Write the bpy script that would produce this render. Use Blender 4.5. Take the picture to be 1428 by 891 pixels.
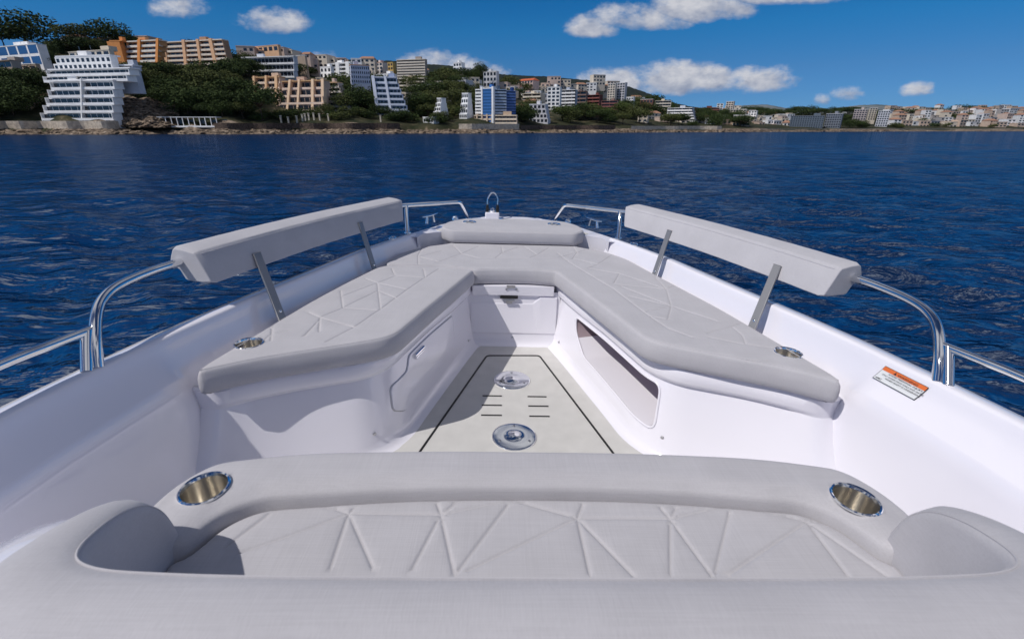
import bpy, bmesh, math, random
import numpy as np
from mathutils import Vector, Matrix
from mathutils.geometry import delaunay_2d_cdt
R = math.radians
random.seed(7)
sc = bpy.context.scene
for o in list(bpy.data.objects): bpy.data.objects.remove(o)

# ------------------------------------------------------------------ camera, world, sun, exposure
EYE = 2.2
PITCH = math.atan(265/655.)
cam = bpy.data.cameras.new('camera'); camo = bpy.data.objects.new('camera', cam)
sc.collection.objects.link(camo); sc.camera = camo
camo.location = (0, 0, EYE); camo.rotation_euler = (math.pi/2-PITCH, 0, 0)
cam.sensor_width = 36; cam.lens = 36*655/1428.; cam.clip_start = 0.02; cam.clip_end = 40000
cam.dof.use_dof = True; cam.dof.focus_distance = 3.0; cam.dof.aperture_fstop = 6.3

SUN_T = Vector((0.66, 0.37, -1.0)).normalized()          # the way the light travels
SUN_ELEV = math.asin(-SUN_T.z)
SUN_AZ = math.atan2(-SUN_T.x, -SUN_T.y)                   # compass angle of the sun from +y, clockwise
sun = bpy.data.lights.new('sun', 'SUN'); suno = bpy.data.objects.new('sun', sun)
sc.collection.objects.link(suno)
sun.energy = 4.4; sun.angle = R(0.53); sun.color = (1.0, 0.955, 0.90)
suno.rotation_euler = SUN_T.to_track_quat('-Z', 'Y').to_euler()
suno.location = (0, 0, 50)

sc.view_settings.view_transform = 'Standard'; sc.view_settings.look = 'None'
sc.view_settings.exposure = -0.46; sc.view_settings.gamma = 1.0
sc.view_settings.use_curve_mapping = False
sc.render.engine = 'CYCLES'
sc.cycles.max_bounces = 10; sc.cycles.diffuse_bounces = 8; sc.cycles.sample_clamp_indirect = 6

def build_world():
    w = bpy.data.worlds.new('World'); sc.world = w; w.use_nodes = True
    nt = w.node_tree; N = nt.nodes; L = nt.links; N.clear()
    def n(t, **k):
        o = N.new(t)
        for a, b in k.items(): setattr(o, a, b)
        return o
    def m(op, a, b=None, c=None, clamp=False):
        o = n('ShaderNodeMath', operation=op, use_clamp=clamp)
        for i, v in enumerate((a, b, c)):
            if v is None: continue
            if isinstance(v, (int, float)): o.inputs[i].default_value = v
            else: L.new(v, o.inputs[i])
        return o.outputs[0]
    sky = n('ShaderNodeTexSky', sky_type='NISHITA', sun_disc=False)
    sky.sun_elevation = SUN_ELEV; sky.sun_rotation = SUN_AZ
    sky.altitude = 0; sky.air_density = 0.75; sky.dust_density = 0.0; sky.ozone_density = 5.0
    hs = n('ShaderNodeHueSaturation'); hs.inputs['Saturation'].default_value = 1.0
    hs.inputs['Value'].default_value = 1.0
    L.new(sky.outputs[0], hs.inputs['Color'])
    gm = n('ShaderNodeGamma'); gm.inputs['Gamma'].default_value = 1.0
    L.new(hs.outputs[0], gm.inputs['Color'])
    tc = n('ShaderNodeTexCoord')
    sep = n('ShaderNodeSeparateXYZ'); L.new(tc.outputs['Generated'], sep.inputs[0])
    X, Y, Z = sep.outputs
    Yp = m('MAXIMUM', Y, 0.02)
    u = m('DIVIDE', X, Yp); v = m('DIVIDE', Z, Yp)
    front = m('GREATER_THAN', Y, 0.05)
    # slightly paler towards the horizon, deeper to the left as a polarised sky is
    cmb = n('ShaderNodeCombineXYZ'); L.new(u, cmb.inputs[0]); L.new(m('MULTIPLY', v, 1.7), cmb.inputs[1])
    no = n('ShaderNodeTexNoise'); no.inputs['Scale'].default_value = 11; no.inputs['Detail'].default_value = 7
    no.inputs['Roughness'].default_value = 0.62; L.new(cmb.outputs[0], no.inputs['Vector'])
    no2 = n('ShaderNodeTexNoise'); no2.inputs['Scale'].default_value = 26; no2.inputs['Detail'].default_value = 5
    no2.inputs['Roughness'].default_value = 0.6
    ad = n('ShaderNodeVectorMath', operation='ADD'); ad.inputs[1].default_value = (0.0, 0.022, 0.31)
    L.new(cmb.outputs[0], ad.inputs[0]); L.new(ad.outputs[0], no2.inputs['Vector'])
    total = None; shade = None
    # centre u, centre v, half width, half height, density
    for (cu, cv, a, b, dens) in CLOUDS:
        du = m('DIVIDE', m('SUBTRACT', u, cu), a)
        dv0 = m('SUBTRACT', v, cv)
        dv = m('DIVIDE', dv0, b)
        # flat underside: squeeze the lower half
        low = m('LESS_THAN', dv0, 0.0)
        dv = m('MULTIPLY', dv, m('ADD', 1.0, m('MULTIPLY', low, 0.7)))
        d2 = m('ADD', m('MULTIPLY', du, du), m('MULTIPLY', dv, dv))
        e = m('MULTIPLY', m('SUBTRACT', 1.0, d2, clamp=False), dens)
        e = m('MAXIMUM', e, -3.0)
        total = e if total is None else m('MAXIMUM', total, e)
        # light side: up and to the left in each cloud
        sh = m('ADD', m('MULTIPLY', dv, 0.5), m('MULTIPLY', du, -0.12))
        w_ = m('GREATER_THAN', e, m('SUBTRACT', total, 0.001))
        shade = sh if shade is None else m('ADD', m('MULTIPLY', w_, sh), m('MULTIPLY', m('SUBTRACT', 1.0, w_), shade))
    nn = m('SUBTRACT', no.outputs[0], 0.5)
    dens = m('ADD', m('MULTIPLY', total, 0.55), m('MULTIPLY', nn, 2.9))
    mr = n('ShaderNodeMapRange', interpolation_type='SMOOTHSTEP'); L.new(dens, mr.inputs[0])
    mr.inputs[1].default_value = -0.02; mr.inputs[2].default_value = 0.85
    mask = m('MULTIPLY', mr.outputs[0], front)
    # cloud added higher up and behind the viewer for fill light, seen only in reflections
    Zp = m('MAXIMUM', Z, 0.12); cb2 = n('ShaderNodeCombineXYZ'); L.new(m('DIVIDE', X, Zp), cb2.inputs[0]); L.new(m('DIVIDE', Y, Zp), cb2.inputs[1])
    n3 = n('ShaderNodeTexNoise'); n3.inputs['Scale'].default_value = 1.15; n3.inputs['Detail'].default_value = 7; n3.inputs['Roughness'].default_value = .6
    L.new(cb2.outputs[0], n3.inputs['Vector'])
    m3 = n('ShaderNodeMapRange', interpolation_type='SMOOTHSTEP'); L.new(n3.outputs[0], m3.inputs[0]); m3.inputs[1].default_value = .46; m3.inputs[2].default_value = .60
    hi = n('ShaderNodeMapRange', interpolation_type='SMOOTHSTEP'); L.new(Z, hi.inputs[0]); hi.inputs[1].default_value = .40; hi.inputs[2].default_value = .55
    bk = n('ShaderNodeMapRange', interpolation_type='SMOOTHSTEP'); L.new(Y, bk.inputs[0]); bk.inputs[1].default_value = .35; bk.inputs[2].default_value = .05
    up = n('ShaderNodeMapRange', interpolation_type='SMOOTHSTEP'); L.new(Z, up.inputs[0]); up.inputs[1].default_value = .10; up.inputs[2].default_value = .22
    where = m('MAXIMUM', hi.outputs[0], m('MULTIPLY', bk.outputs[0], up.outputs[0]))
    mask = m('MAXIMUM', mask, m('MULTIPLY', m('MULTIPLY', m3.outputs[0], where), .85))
    sv = m('ADD', m('ADD', shade, m('MULTIPLY', m('SUBTRACT', no2.outputs[0], 0.5), 2.2)), 0.62, clamp=True)
    cr = n('ShaderNodeMix', data_type='RGBA')
    cr.inputs[6].default_value = (0.36, 0.42, 0.58, 1); cr.inputs[7].default_value = (0.92, 0.92, 0.97, 1)
    L.new(sv, cr.inputs[0])
    SKYK = 0.124
    sk = n('ShaderNodeVectorMath', operation='SCALE'); sk.inputs['Scale'].default_value = SKYK
    # the deep polarised blue of the day: one smooth tint by height above the horizon
    rp = n('ShaderNodeValToRGB'); rp.color_ramp.interpolation = 'LINEAR'
    el = rp.color_ramp.elements
    stops = SKY_TINT
    el[0].position = stops[0][0]; el[0].color = (*stops[0][1], 1); el[1].position = stops[-1][0]; el[1].color = (*stops[-1][1], 1)
    for p_, c_ in stops[1:-1]:
        e_ = el.new(p_); e_.color = (*c_, 1)
    hyp = m('SQRT', m('ADD', m('MULTIPLY', X, X), m('MULTIPLY', Y, Y)))
    L.new(m('DIVIDE', Z, m('MAXIMUM', hyp, 0.05)), rp.inputs[0])
    tm = n('ShaderNodeVectorMath', operation='MULTIPLY'); L.new(gm.outputs[0], tm.inputs[0]); L.new(rp.outputs[0], tm.inputs[1])
    L.new(tm.outputs[0], sk.inputs[0])
    ck = n('ShaderNodeVectorMath', operation='SCALE'); ck.inputs['Scale'].default_value = 0.95
    L.new(cr.outputs[2], ck.inputs[0])
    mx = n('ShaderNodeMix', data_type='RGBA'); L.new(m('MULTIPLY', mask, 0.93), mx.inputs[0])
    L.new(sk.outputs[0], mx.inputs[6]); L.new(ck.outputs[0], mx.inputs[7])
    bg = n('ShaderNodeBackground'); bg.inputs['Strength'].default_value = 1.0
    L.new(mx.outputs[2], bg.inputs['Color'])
    out = n('ShaderNodeOutputWorld'); L.new(bg.outputs[0], out.inputs[0])
    w.cycles.sampling_method = 'MANUAL'; w.cycles.sample_map_resolution = 1024

def pdir(px, py):
    """direction (per unit of y) through a pixel of the photograph, for laying out far things"""
    a = (px-714)/655.; b = -(py-445.5)/655.
    s, c_ = math.sin(PITCH), math.cos(PITCH)
    dx, dy, dz = a, c_+b*s, -s+b*c_
    return dx/dy, dz/dy
def cl(x0, x1, y0, y1, dens=1.0):
    u0, v0 = pdir((x0+x1)/2, (y0+y1)/2); u1, v1 = pdir(x1, y0)
    return (u0, v0, abs(u1-u0)*1.12, abs(v1-v0)*1.25, dens)
CLOUDS = [cl(788, 880, 22, 60, 1.3), cl(820, 960, 4, 54, 1.8), cl(880, 1060, -10, 40, 1.9), cl(980, 1200, -26, 16, 1.8), cl(770, 960, 98, 142, 1.6), cl(850, 1060, 88, 142, 1.9), cl(960, 1116, 94, 140, 1.5), cl(930, 1010, 84, 112, 1.2),
          cl(196, 294, -4, 34, .9), cl(232, 272, -14, 12, .7), cl(326, 420, 13, 55, 1.2), cl(556, 632, 72, 108, 1.5), cl(600, 706, 82, 122, 1.4),
          cl(438, 472, 70, 92, .9), cl(1152, 1218, 119, 145, 1.1), cl(1134, 1162, 130, 148, .8), cl(1250, 1302, 117, 139, 1.1),
          cl(1094, 1114, 106, 118, .6), cl(700, 780, 118, 142, .7)]
SKY_TINT = [(0.0, (.17, .40, .74)), (.0155, (.19, .42, .76)), (.098, (.21, .48, .73)), (.167, (.10, .57, .84)), (.286, (.0, .50, .86)), (.5, (.10, .42, .68)), (.75, (.20, .38, .56)), (1.0, (.28, .38, .50))]
build_world()

# ------------------------------------------------------------------ helpers
COL = sc.collection
# the boat lies heeled and turned a little against the view: boat frame -> world
BM = Matrix(((0.999331, -0.021017, 0.029919), (0.021052, 0.999778, -0.000837), (-0.029894, 0.001466, 0.999552)))
BOAT_T = Matrix.Translation((0, 0, EYE)) @ BM.to_4x4() @ Matrix.Translation((0.09, 0, -1.12))

def tag(o, label=None, cat=None, group=None, kind=None):
    if label: o['label'] = label
    if cat: o['category'] = cat
    if group: o['group'] = group
    if kind: o['kind'] = kind
    return o
def link(o, parent=None):
    COL.objects.link(o)
    if parent is not None: o.parent = parent
    return o
def empty(name, parent=None, mat=None):
    o = bpy.data.objects.new(name, None); link(o, parent)
    if mat is not None: o.matrix_world = mat
    return o
def mesh_obj(name, verts, faces, mat, parent=None, smooth=True, angle=None):
    me = bpy.data.meshes.new(name)
    me.from_pydata([tuple(map(float, v)) for v in verts], [], [tuple(f) for f in faces])
    me.validate(clean_customdata=False); me.update()
    if mat is not None: me.materials.append(mat)
    if smooth:
        me.polygons.foreach_set('use_smooth', [True]*len(me.polygons))
        if angle:
            me.set_sharp_from_angle(angle=R(angle))
    o = bpy.data.objects.new(name, me); link(o, parent)
    return o
class MB:
    def __init__(s): s.v = []; s.f = []
    def add(s, v, f):
        k = len(s.v); s.v += [tuple(p) for p in v]; s.f += [tuple(i+k for i in q) for q in f]
    def box(s, x0, x1, y0, y1, z0, z1):
        s.add([(x0,y0,z0),(x1,y0,z0),(x1,y1,z0),(x0,y1,z0),(x0,y0,z1),(x1,y0,z1),(x1,y1,z1),(x0,y1,z1)],
              [(0,3,2,1),(4,5,6,7),(0,1,5,4),(1,2,6,5),(2,3,7,6),(3,0,4,7)])
    def quadprism(s, pts, z0, z1):
        n = len(pts)
        s.add([(p[0],p[1],z0) for p in pts]+[(p[0],p[1],z1) for p in pts],
              [tuple(range(n))[::-1], tuple(range(n, 2*n))]+[(i,(i+1)%n,n+(i+1)%n,n+i) for i in range(n)])
    def tube(s, pts, r, seg=14, closed=False, caps=True, rfun=None):
        P = [Vector(p) for p in pts]; n = len(P); prev = None; base = len(s.v)
        for i, p in enumerate(P):
            a = P[i-1] if (i > 0 or closed) else p; b = P[(i+1) % n] if (i < n-1 or closed) else p
            t = (b-a).normalized()
            if prev is None:
                up = Vector((0,0,1)) if abs(t.z) < .9 else Vector((1,0,0)); nn = t.cross(up).normalized()
            else:
                nn = (prev - t*prev.dot(t)).normalized()
            prev = nn; bb = t.cross(nn)
            rr = r if rfun is None else rfun(i/(n-1))
            for k in range(seg):
                a_ = 2*math.pi*k/seg
                s.v.append(tuple(p + nn*math.cos(a_)*rr + bb*math.sin(a_)*rr))
        m = n if closed else n-1
        for i in range(m):
            for k in range(seg):
                i2 = (i+1) % n
                s.f.append((base+i*seg+k, base+i*seg+(k+1)%seg, base+i2*seg+(k+1)%seg, base+i2*seg+k))
        if caps and not closed:
            s.f.append(tuple(base+k for k in range(seg))[::-1]); s.f.append(tuple(base+(n-1)*seg+k for k in range(seg)))
    def lathe(s, prof, center, seg=40, axis=None):
        M = Matrix.Identity(3)
        if axis is not None: M = Vector((0,0,1)).rotation_difference(Vector(axis)).to_matrix()
        b = len(s.v); c = Vector(center)
        for (r_, z_) in prof:
            for k in range(seg):
                a = 2*math.pi*k/seg
                s.v.append(tuple(c + M @ Vector((r_*math.cos(a), r_*math.sin(a), z_))))
        for i in range(len(prof)-1):
            for k in range(seg):
                s.f.append((b+i*seg+k, b+i*seg+(k+1)%seg, b+(i+1)*seg+(k+1)%seg, b+(i+1)*seg+k))
    def build(s, name, mat, parent=None, smooth=True, angle=35):
        return mesh_obj(name, s.v, s.f, mat, parent, smooth, angle)

def fillet(pts, r, seg=6):
    """round the corners of an open 3D polyline"""
    P = [Vector(p) for p in pts]; out = [P[0]]
    for i in range(1, len(P)-1):
        a, p, b = P[i-1], P[i], P[i+1]
        d1 = (a-p); d2 = (b-p); rr = min(r, d1.length*.48, d2.length*.48)
        s_, e = p+d1.normalized()*rr, p+d2.normalized()*rr
        for k in range(seg+1):
            t = k/seg; out.append(s_*(1-t)**2 + p*2*t*(1-t) + e*t*t)
    out.append(P[-1]); return out
def spline(pts, n=12, closed=False):
    P = [np.array(p, float) for p in pts]; out = []; m = len(P)
    for i in range(m if closed else m-1):
        if closed: p0, p1, p2, p3 = P[i-1], P[i], P[(i+1)%m], P[(i+2)%m]
        else: p0, p1, p2, p3 = P[max(i-1,0)], P[i], P[i+1], P[min(i+2,m-1)]
        for k in range(n):
            t = k/n
            out.append(0.5*((2*p1)+(-p0+p2)*t+(2*p0-5*p1+4*p2-p3)*t*t+(-p0+3*p1-3*p2+p3)*t**3))
    if not closed: out.append(P[-1])
    return out
def resample(pts, n, closed=False):
    P = np.array([list(p) for p in pts], float)
    if closed: P = np.vstack([P, P[:1]])
    d = np.r_[0, np.cumsum(np.linalg.norm(np.diff(P, axis=0), axis=1))]
    t = np.linspace(0, d[-1], n, endpoint=not closed)
    return np.stack([np.interp(t, d, P[:, k]) for k in range(P.shape[1])], 1)
def round_poly(poly, r, step=.012):
    """closed 2D outline with rounded corners, evenly sampled; entries may be (x,y) or (x,y,r)"""
    n = len(poly); out = []
    for i in range(n):
        a, p, b = poly[i-1], poly[i], poly[(i+1)%n]
        rr = p[2] if len(p) > 2 else r
        a, p_, b = (np.array(q[:2], float) for q in (a, p, b))
        d1 = a-p_; d2 = b-p_; l1 = np.linalg.norm(d1); l2 = np.linalg.norm(d2)
        q = min(rr, l1*.48, l2*.48)
        s_, e = p_+d1/l1*q, p_+d2/l2*q
        for k in range(7):
            t = k/6; out.append(s_*(1-t)**2+p_*2*t*(1-t)+e*t*t)
    P = np.array(out); L_ = np.sum(np.linalg.norm(P-np.roll(P, -1, 0), axis=1))
    Q = resample(P, int(L_/step), True)
    area = 0.5*np.sum(Q[:,0]*np.roll(Q[:,1],-1)-np.roll(Q[:,0],-1)*Q[:,1])
    return Q if area > 0 else Q[::-1]
def seg_dist(P, A, B_):
    """distance from points P (n,2) to segments A-B (m,2) -> min (n,)"""
    best = np.full(len(P), 9e9)
    for a, b in zip(A, B_):
        d = b-a; l = (d@d)+1e-12
        t = np.clip(((P-a)@d)/l, 0, 1)
        q = P-a-t[:, None]*d
        best = np.minimum(best, np.einsum('ij,ij->i', q, q))
    return np.sqrt(best)
def normals_in(Q):
    t = np.roll(Q, -1, 0)-np.roll(Q, 1, 0); t /= np.linalg.norm(t, axis=1)[:, None]
    return np.stack([-t[:, 1], t[:, 0]], 1)
def inside(P, Q):
    x, y = P[:, 0], P[:, 1]; c = np.zeros(len(P), bool)
    for i in range(len(Q)):
        x0, y0 = Q[i-1]; x1, y1 = Q[i]
        if y0 == y1: continue
        k = ((y0 > y) != (y1 > y)) & (x < (x1-x0)*(y-y0)/(y1-y0)+x0); c ^= k
    return c
def vnoise(P, s, seed=0):
    """cheap smooth noise from a few sines, for wrinkles and puffs"""
    rs = np.random.RandomState(seed); z = 0
    for i in range(6):
        a = rs.rand()*6.28; k = s*(.6+rs.rand()*1.2); z = z+np.sin(P[:, 0]*k*math.cos(a)+P[:, 1]*k*math.sin(a)+rs.rand()*6.28)
    return z/6
def cushion(name, outline, z0, z1, r, mat, parent=None, seams=(), depth=.004, puff=.0, grid=.016, holes=(), zfun=None, corner=.03, sw=.0025, wrinkle=.001, seed=1, side_bulge=.004, pipe=True):
    Q = round_poly(outline, corner, .012); Nn = normals_in(Q); nb = len(Q)
    A = []; B_ = []
    for s_ in seams:
        for a, b in zip(s_[:-1], s_[1:]): A.append(np.array(a, float)); B_.append(np.array(b, float))
    pts = [Q]; ds = [0]
    for f in (.08, .25, .5, .8, 1.1):
        ring = Q+Nn*(r*f); pts.append(ring)
    cand = np.vstack(pts[1:])
    dB = seg_dist(cand, Q, np.roll(Q, -1, 0))
    fs = np.repeat(np.array([.08, .25, .5, .8, 1.1])*r, nb)
    cand = cand[(dB > fs*.8) & inside(cand, Q)]
    x0, y0 = Q.min(0); x1, y1 = Q.max(0)
    gx, gy = np.meshgrid(np.arange(x0, x1, grid), np.arange(y0, y1, grid)); gx = gx+(np.arange(gx.shape[0]) % 2)[:, None]*grid*.5
    G = np.stack([gx.ravel(), gy.ravel()], 1); G = G[inside(G, Q)]
    dG = seg_dist(G, Q, np.roll(Q, -1, 0)); G = G[dG > 1.25*r]
    if A:
        sd = seg_dist(G, A, B_); G = G[sd > .011]
        ex = []
        for a, b in zip(A, B_):
            l = np.linalg.norm(b-a); n_ = max(2, int(l/.009)); t = np.linspace(0, 1, n_)[:, None]
            d = (b-a)/l; p = np.array([-d[1], d[0]])
            for off in (-.0075, -.003, 0, .003, .0075): ex.append(a+(b-a)*t+p*off)
        E_ = np.vstack(ex); E_ = E_[inside(E_, Q)]
        dE = seg_dist(E_, Q, np.roll(Q, -1, 0)); E_ = E_[dE > 1.2*r]
    else: E_ = np.zeros((0, 2))
    I = np.vstack([cand, G, E_])
    hole_rings = []
    for (hx, hy, hr) in holes:
        d = np.hypot(I[:, 0]-hx, I[:, 1]-hy); I = I[d > hr+.006]
        a = np.linspace(0, 2*np.pi, 41)[:-1]
        hole_rings.append(np.stack([hx+hr*np.cos(a), hy+hr*np.sin(a)], 1))
    V = [Q]+hole_rings+[I]; allv = np.vstack(V)
    edges = [(i, (i+1) % nb) for i in range(nb)]; k = nb
    for hr_ in hole_rings:
        m = len(hr_); edges += [(k+i, k+(i+1) % m) for i in range(m)]; k += m
    ov, oe, of, a1, a2, a3 = delaunay_2d_cdt([Vector(p) for p in allv], edges, [], 0, 1e-6)
    ov = np.array([list(p) for p in ov]); ft = np.array([list(f) for f in of])
    cen = ov[ft].mean(1); ok = inside(cen, Q)
    for (hx, hy, hr) in holes: ok &= np.hypot(cen[:, 0]-hx, cen[:, 1]-hy) > hr*.98
    ft = ft[ok]
    d = seg_dist(ov, Q, np.roll(Q, -1, 0)); d = np.where(inside(ov, Q), d, 0)
    dd = np.clip(d, 0, r); zt = z1-r+np.sqrt(np.maximum(r*r-(r-dd)**2, 0))
    if zfun is not None: zt = zt+zfun(ov)*np.clip(d/r, 0, 1)
    if A:
        sd = seg_dist(ov, A, B_)
        zt = zt-(depth*np.exp(-(sd/sw)**2)-puff*(1-np.exp(-sd/.035)))*np.clip(d/(1.2*r), 0, 1)
    zt = zt+wrinkle*vnoise(ov, 28, seed)*np.clip(d/.05, 0, 1)
    verts = [(p[0], p[1], z) for p, z in zip(ov, zt)]
    # output keeps input order for the boundary ring
    idx = {}
    for oi, orig in enumerate(a1):
        for q in orig:
            if q < nb: idx[q] = oi
    ring = [idx[i] for i in range(nb)]
    faces = [tuple(f) for f in ft]
    H_ = z1-z0; wob = vnoise(Q, 22, seed+5)*.0012
    prev = ring
    for (zz, off) in ((z1-r-(H_-r)*.12, -side_bulge*.6), (z1-r-(H_-r)*.3, -side_bulge), (z0+(H_-r)*.4, -side_bulge), (z0+.010, -side_bulge*.2), (z0+.003, .006), (z0, .02)):
        b = len(verts)
        for i in range(nb):
            p = Q[i]+Nn[i]*(off+wob[i]); verts.append((p[0], p[1], zz))
        cur = list(range(b, b+nb))
        for i in range(nb):
            j = (i+1) % nb; faces.append((prev[i], cur[i], cur[j], prev[j]))
        prev = cur
    # bottom cap
    faces.append(tuple(prev)[::-1])
    # hole walls
    k = nb
    for hr_ in hole_rings:
        m = len(hr_); hid = {}
        for oi, orig in enumerate(a1):
            for q in orig:
                if k <= q < k+m: hid[q-k] = oi
        b = len(verts)
        for i in range(m):
            p = verts[hid[i]]; verts.append((p[0], p[1], p[2]-.02))
        for i in range(m):
            j = (i+1) % m; faces.append((hid[i], b+i, b+j, hid[j]))
        k += m
    o = mesh_obj(name, verts, faces, mat, parent)
    if pipe:
        pr = Q+Nn*(r*.55); zr = z1-r+math.sqrt(r*r-(r*.45)**2)
        zz = np.full(len(pr), zr)+(zfun(pr)*.55 if zfun is not None else 0)
        m_ = MB(); m_.tube([(a_[0], a_[1], b_-.0002) for a_, b_ in zip(pr, zz)], .0016, 6, True); m_.build('piping', mat, o)
    return o
def cup_holder(center, rad, parent, depth=.075, tilt=None):
    """stainless cup: rolled rim and brushed inside"""
    x, y, z = center
    m = MB(); ax = tilt or (0, 0, 1)
    m.lathe([(rad*1.12, -.001), (rad*1.13, .0025), (rad*1.08, .0045), (rad*1.0, .003), (rad*.955, -.003)], (x, y, z), 56, ax)
    rim = m.build('rim', M['steel'], None)
    m2 = MB(); m2.lathe([(rad*.957, -.003), (rad*.93, -.012), (rad*.90, -depth), (rad*.85, -depth-.004), (0.0005, -depth-.004)], (0, 0, 0), 56, ax)
    cup = m2.build('cup_holder', M['brushed'], parent); cup.location = (x, y, z)
    rim.parent = cup; rim.location = (-x, -y, -z)
    return cup

# ------------------------------------------------------------------ materials
M = {}
def mat(name, col, rough=.5, metal=0., bump=None, var=None, spec=None, coat=0., coord='Object', extra=None):
    """principled with optional colour variation (scale, amount) and bump (scale, strength, distance)"""
    m = bpy.data.materials.new(name); m.use_nodes = True; nt = m.node_tree; N = nt.nodes; L = nt.links
    b = N['Principled BSDF']
    b.inputs['Base Color'].default_value = (*col, 1); b.inputs['Roughness'].default_value = rough; b.inputs['Metallic'].default_value = metal
    if spec is not None: b.inputs['Specular IOR Level'].default_value = spec
    if coat: b.inputs['Coat Weight'].default_value = coat; b.inputs['Coat Roughness'].default_value = .06
    tc = N.new('ShaderNodeTexCoord')
    if var:
        no = N.new('ShaderNodeTexNoise'); no.inputs['Scale'].default_value = var[0]; no.inputs['Detail'].default_value = 5
        L.new(tc.outputs[coord], no.inputs['Vector'])
        mx = N.new('ShaderNodeMix'); mx.data_type = 'RGBA'
        mx.inputs[6].default_value = (*[max(0, c*(1-var[1])) for c in col], 1)
        mx.inputs[7].default_value = (*[min(1, c*(1+var[1])) for c in col], 1)
        rm = N.new('ShaderNodeMapRange'); rm.inputs[1].default_value = .3; rm.inputs[2].default_value = .7
        L.new(no.outputs[0], rm.inputs[0]); L.new(rm.outputs[0], mx.inputs[0]); L.new(mx.outputs[2], b.inputs['Base Color'])
    if bump:
        no = N.new('ShaderNodeTexNoise'); no.inputs['Scale'].default_value = bump[0]; no.inputs['Detail'].default_value = 3
        L.new(tc.outputs[coord], no.inputs['Vector'])
        bp = N.new('ShaderNodeBump'); bp.inputs['Strength'].default_value = bump[1]; bp.inputs['Distance'].default_value = bump[2]
        L.new(no.outputs[0], bp.inputs['Height']); L.new(bp.outputs[0], b.inputs['Normal'])
    M[name] = m
    if extra: extra(nt, b, tc)
    return m
def weave(nt, b, tc):
    """woven outdoor fabric: two crossed thread waves with slubs"""
    N = nt.nodes; L = nt.links
    w = []
    for d, sc_ in (('X', 900), ('Y', 900)):
        mp = N.new('ShaderNodeMapping')
        mp.inputs['Scale'].default_value = (1, .02, 1) if d == 'X' else (.02, 1, 1)
        L.new(tc.outputs['Object'], mp.inputs['Vector'])
        no = N.new('ShaderNodeTexNoise'); no.inputs['Scale'].default_value = 420; no.inputs['Detail'].default_value = 2
        L.new(mp.outputs[0], no.inputs['Vector']); w.append(no.outputs[0])
    ad = N.new('ShaderNodeMath'); ad.operation = 'ADD'; L.new(w[0], ad.inputs[0]); L.new(w[1], ad.inputs[1])
    big = N.new('ShaderNodeTexNoise'); big.inputs['Scale'].default_value = 9; big.inputs['Detail'].default_value = 4
    L.new(tc.outputs['Object'], big.inputs['Vector'])
    mr = N.new('ShaderNodeMapRange'); mr.inputs[1].default_value = .7; mr.inputs[2].default_value = 1.3
    mr.inputs[3].default_value = .955; mr.inputs[4].default_value = 1.045; L.new(ad.outputs[0], mr.inputs[0])
    mb = N.new('ShaderNodeMapRange'); mb.inputs[1].default_value = .3; mb.inputs[2].default_value = .7
    mb.inputs[3].default_value = .96; mb.inputs[4].default_value = 1.04; L.new(big.outputs[0], mb.inputs[0])
    mu = N.new('ShaderNodeMath'); mu.operation = 'MULTIPLY'; L.new(mr.outputs[0], mu.inputs[0]); L.new(mb.outputs[0], mu.inputs[1])
    sc_ = N.new('ShaderNodeVectorMath'); sc_.operation = 'SCALE'
    sc_.inputs[0].default_value = tuple(b.inputs['Base Color'].default_value)[:3]; L.new(mu.outputs[0], sc_.inputs['Scale'])
    L.new(sc_.outputs[0], b.inputs['Base Color'])
    bp = N.new('ShaderNodeBump'); bp.inputs['Strength'].default_value = .35; bp.inputs['Distance'].default_value = .0007
    L.new(ad.outputs[0], bp.inputs['Height']); L.new(bp.outputs[0], b.inputs['Normal'])
    b.inputs['Sheen Weight'].default_value = .15; b.inputs['Sheen Roughness'].default_value = .5
def brushed(nt, b, tc):
    N = nt.nodes; L = nt.links
    b.inputs['Anisotropic'].default_value = .85; b.inputs['Anisotropic Rotation'].default_value = .25
    tg = N.new('ShaderNodeTangent'); tg.direction_type = 'RADIAL'; tg.axis = 'Z'; L.new(tg.outputs[0], b.inputs['Tangent'])
mat('gelcoat', (.83, .818, .888), .16, coat=.9, bump=(2.2, .10, .004), spec=.5)
mat('gelcoat_inner', (.83, .818, .888), .18, coat=.8, bump=(2.6, .08, .003), spec=.5)
mat('fabric', (.470, .462, .492), .85, extra=weave, spec=.25)
mat('steel', (.86, .87, .88), .06, 1.0)
mat('brushed', (.72, .68, .61), .28, 1.0, extra=brushed)
mat('satin_steel', (.52, .52, .54), .34, 1.0)
mat('strut_grey', (.30, .30, .31), .48, .55)
mat('nonskid', (.575, .568, .552), .65, bump=(900, .5, .0006), var=(14, .05))
mat('black_rubber', (.012, .012, .013), .45)
mat('niche_shade_gel', (.35, .28, .31), .45)  # shade inside the white recess, put into its colour as mauve
mat('orange_ink', (.72, .16, .035), .5)
mat('sticker_white', (.72, .74, .76), .4)
mat('ink', (.015, .015, .02), .5)
mat('antifoul', (.05, .06, .09), .5)
# ------------------------------------------------------------------ the boat (its own frame: x right, y to the bow, z up from the cockpit floor)
boat = empty('motor_boat', None, BOAT_T)
tag(boat, 'white open motor boat seen from its helm, bow pointing to the shore', 'boat')
FLOOR_W = -0.62       # water line in the boat frame, about

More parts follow.
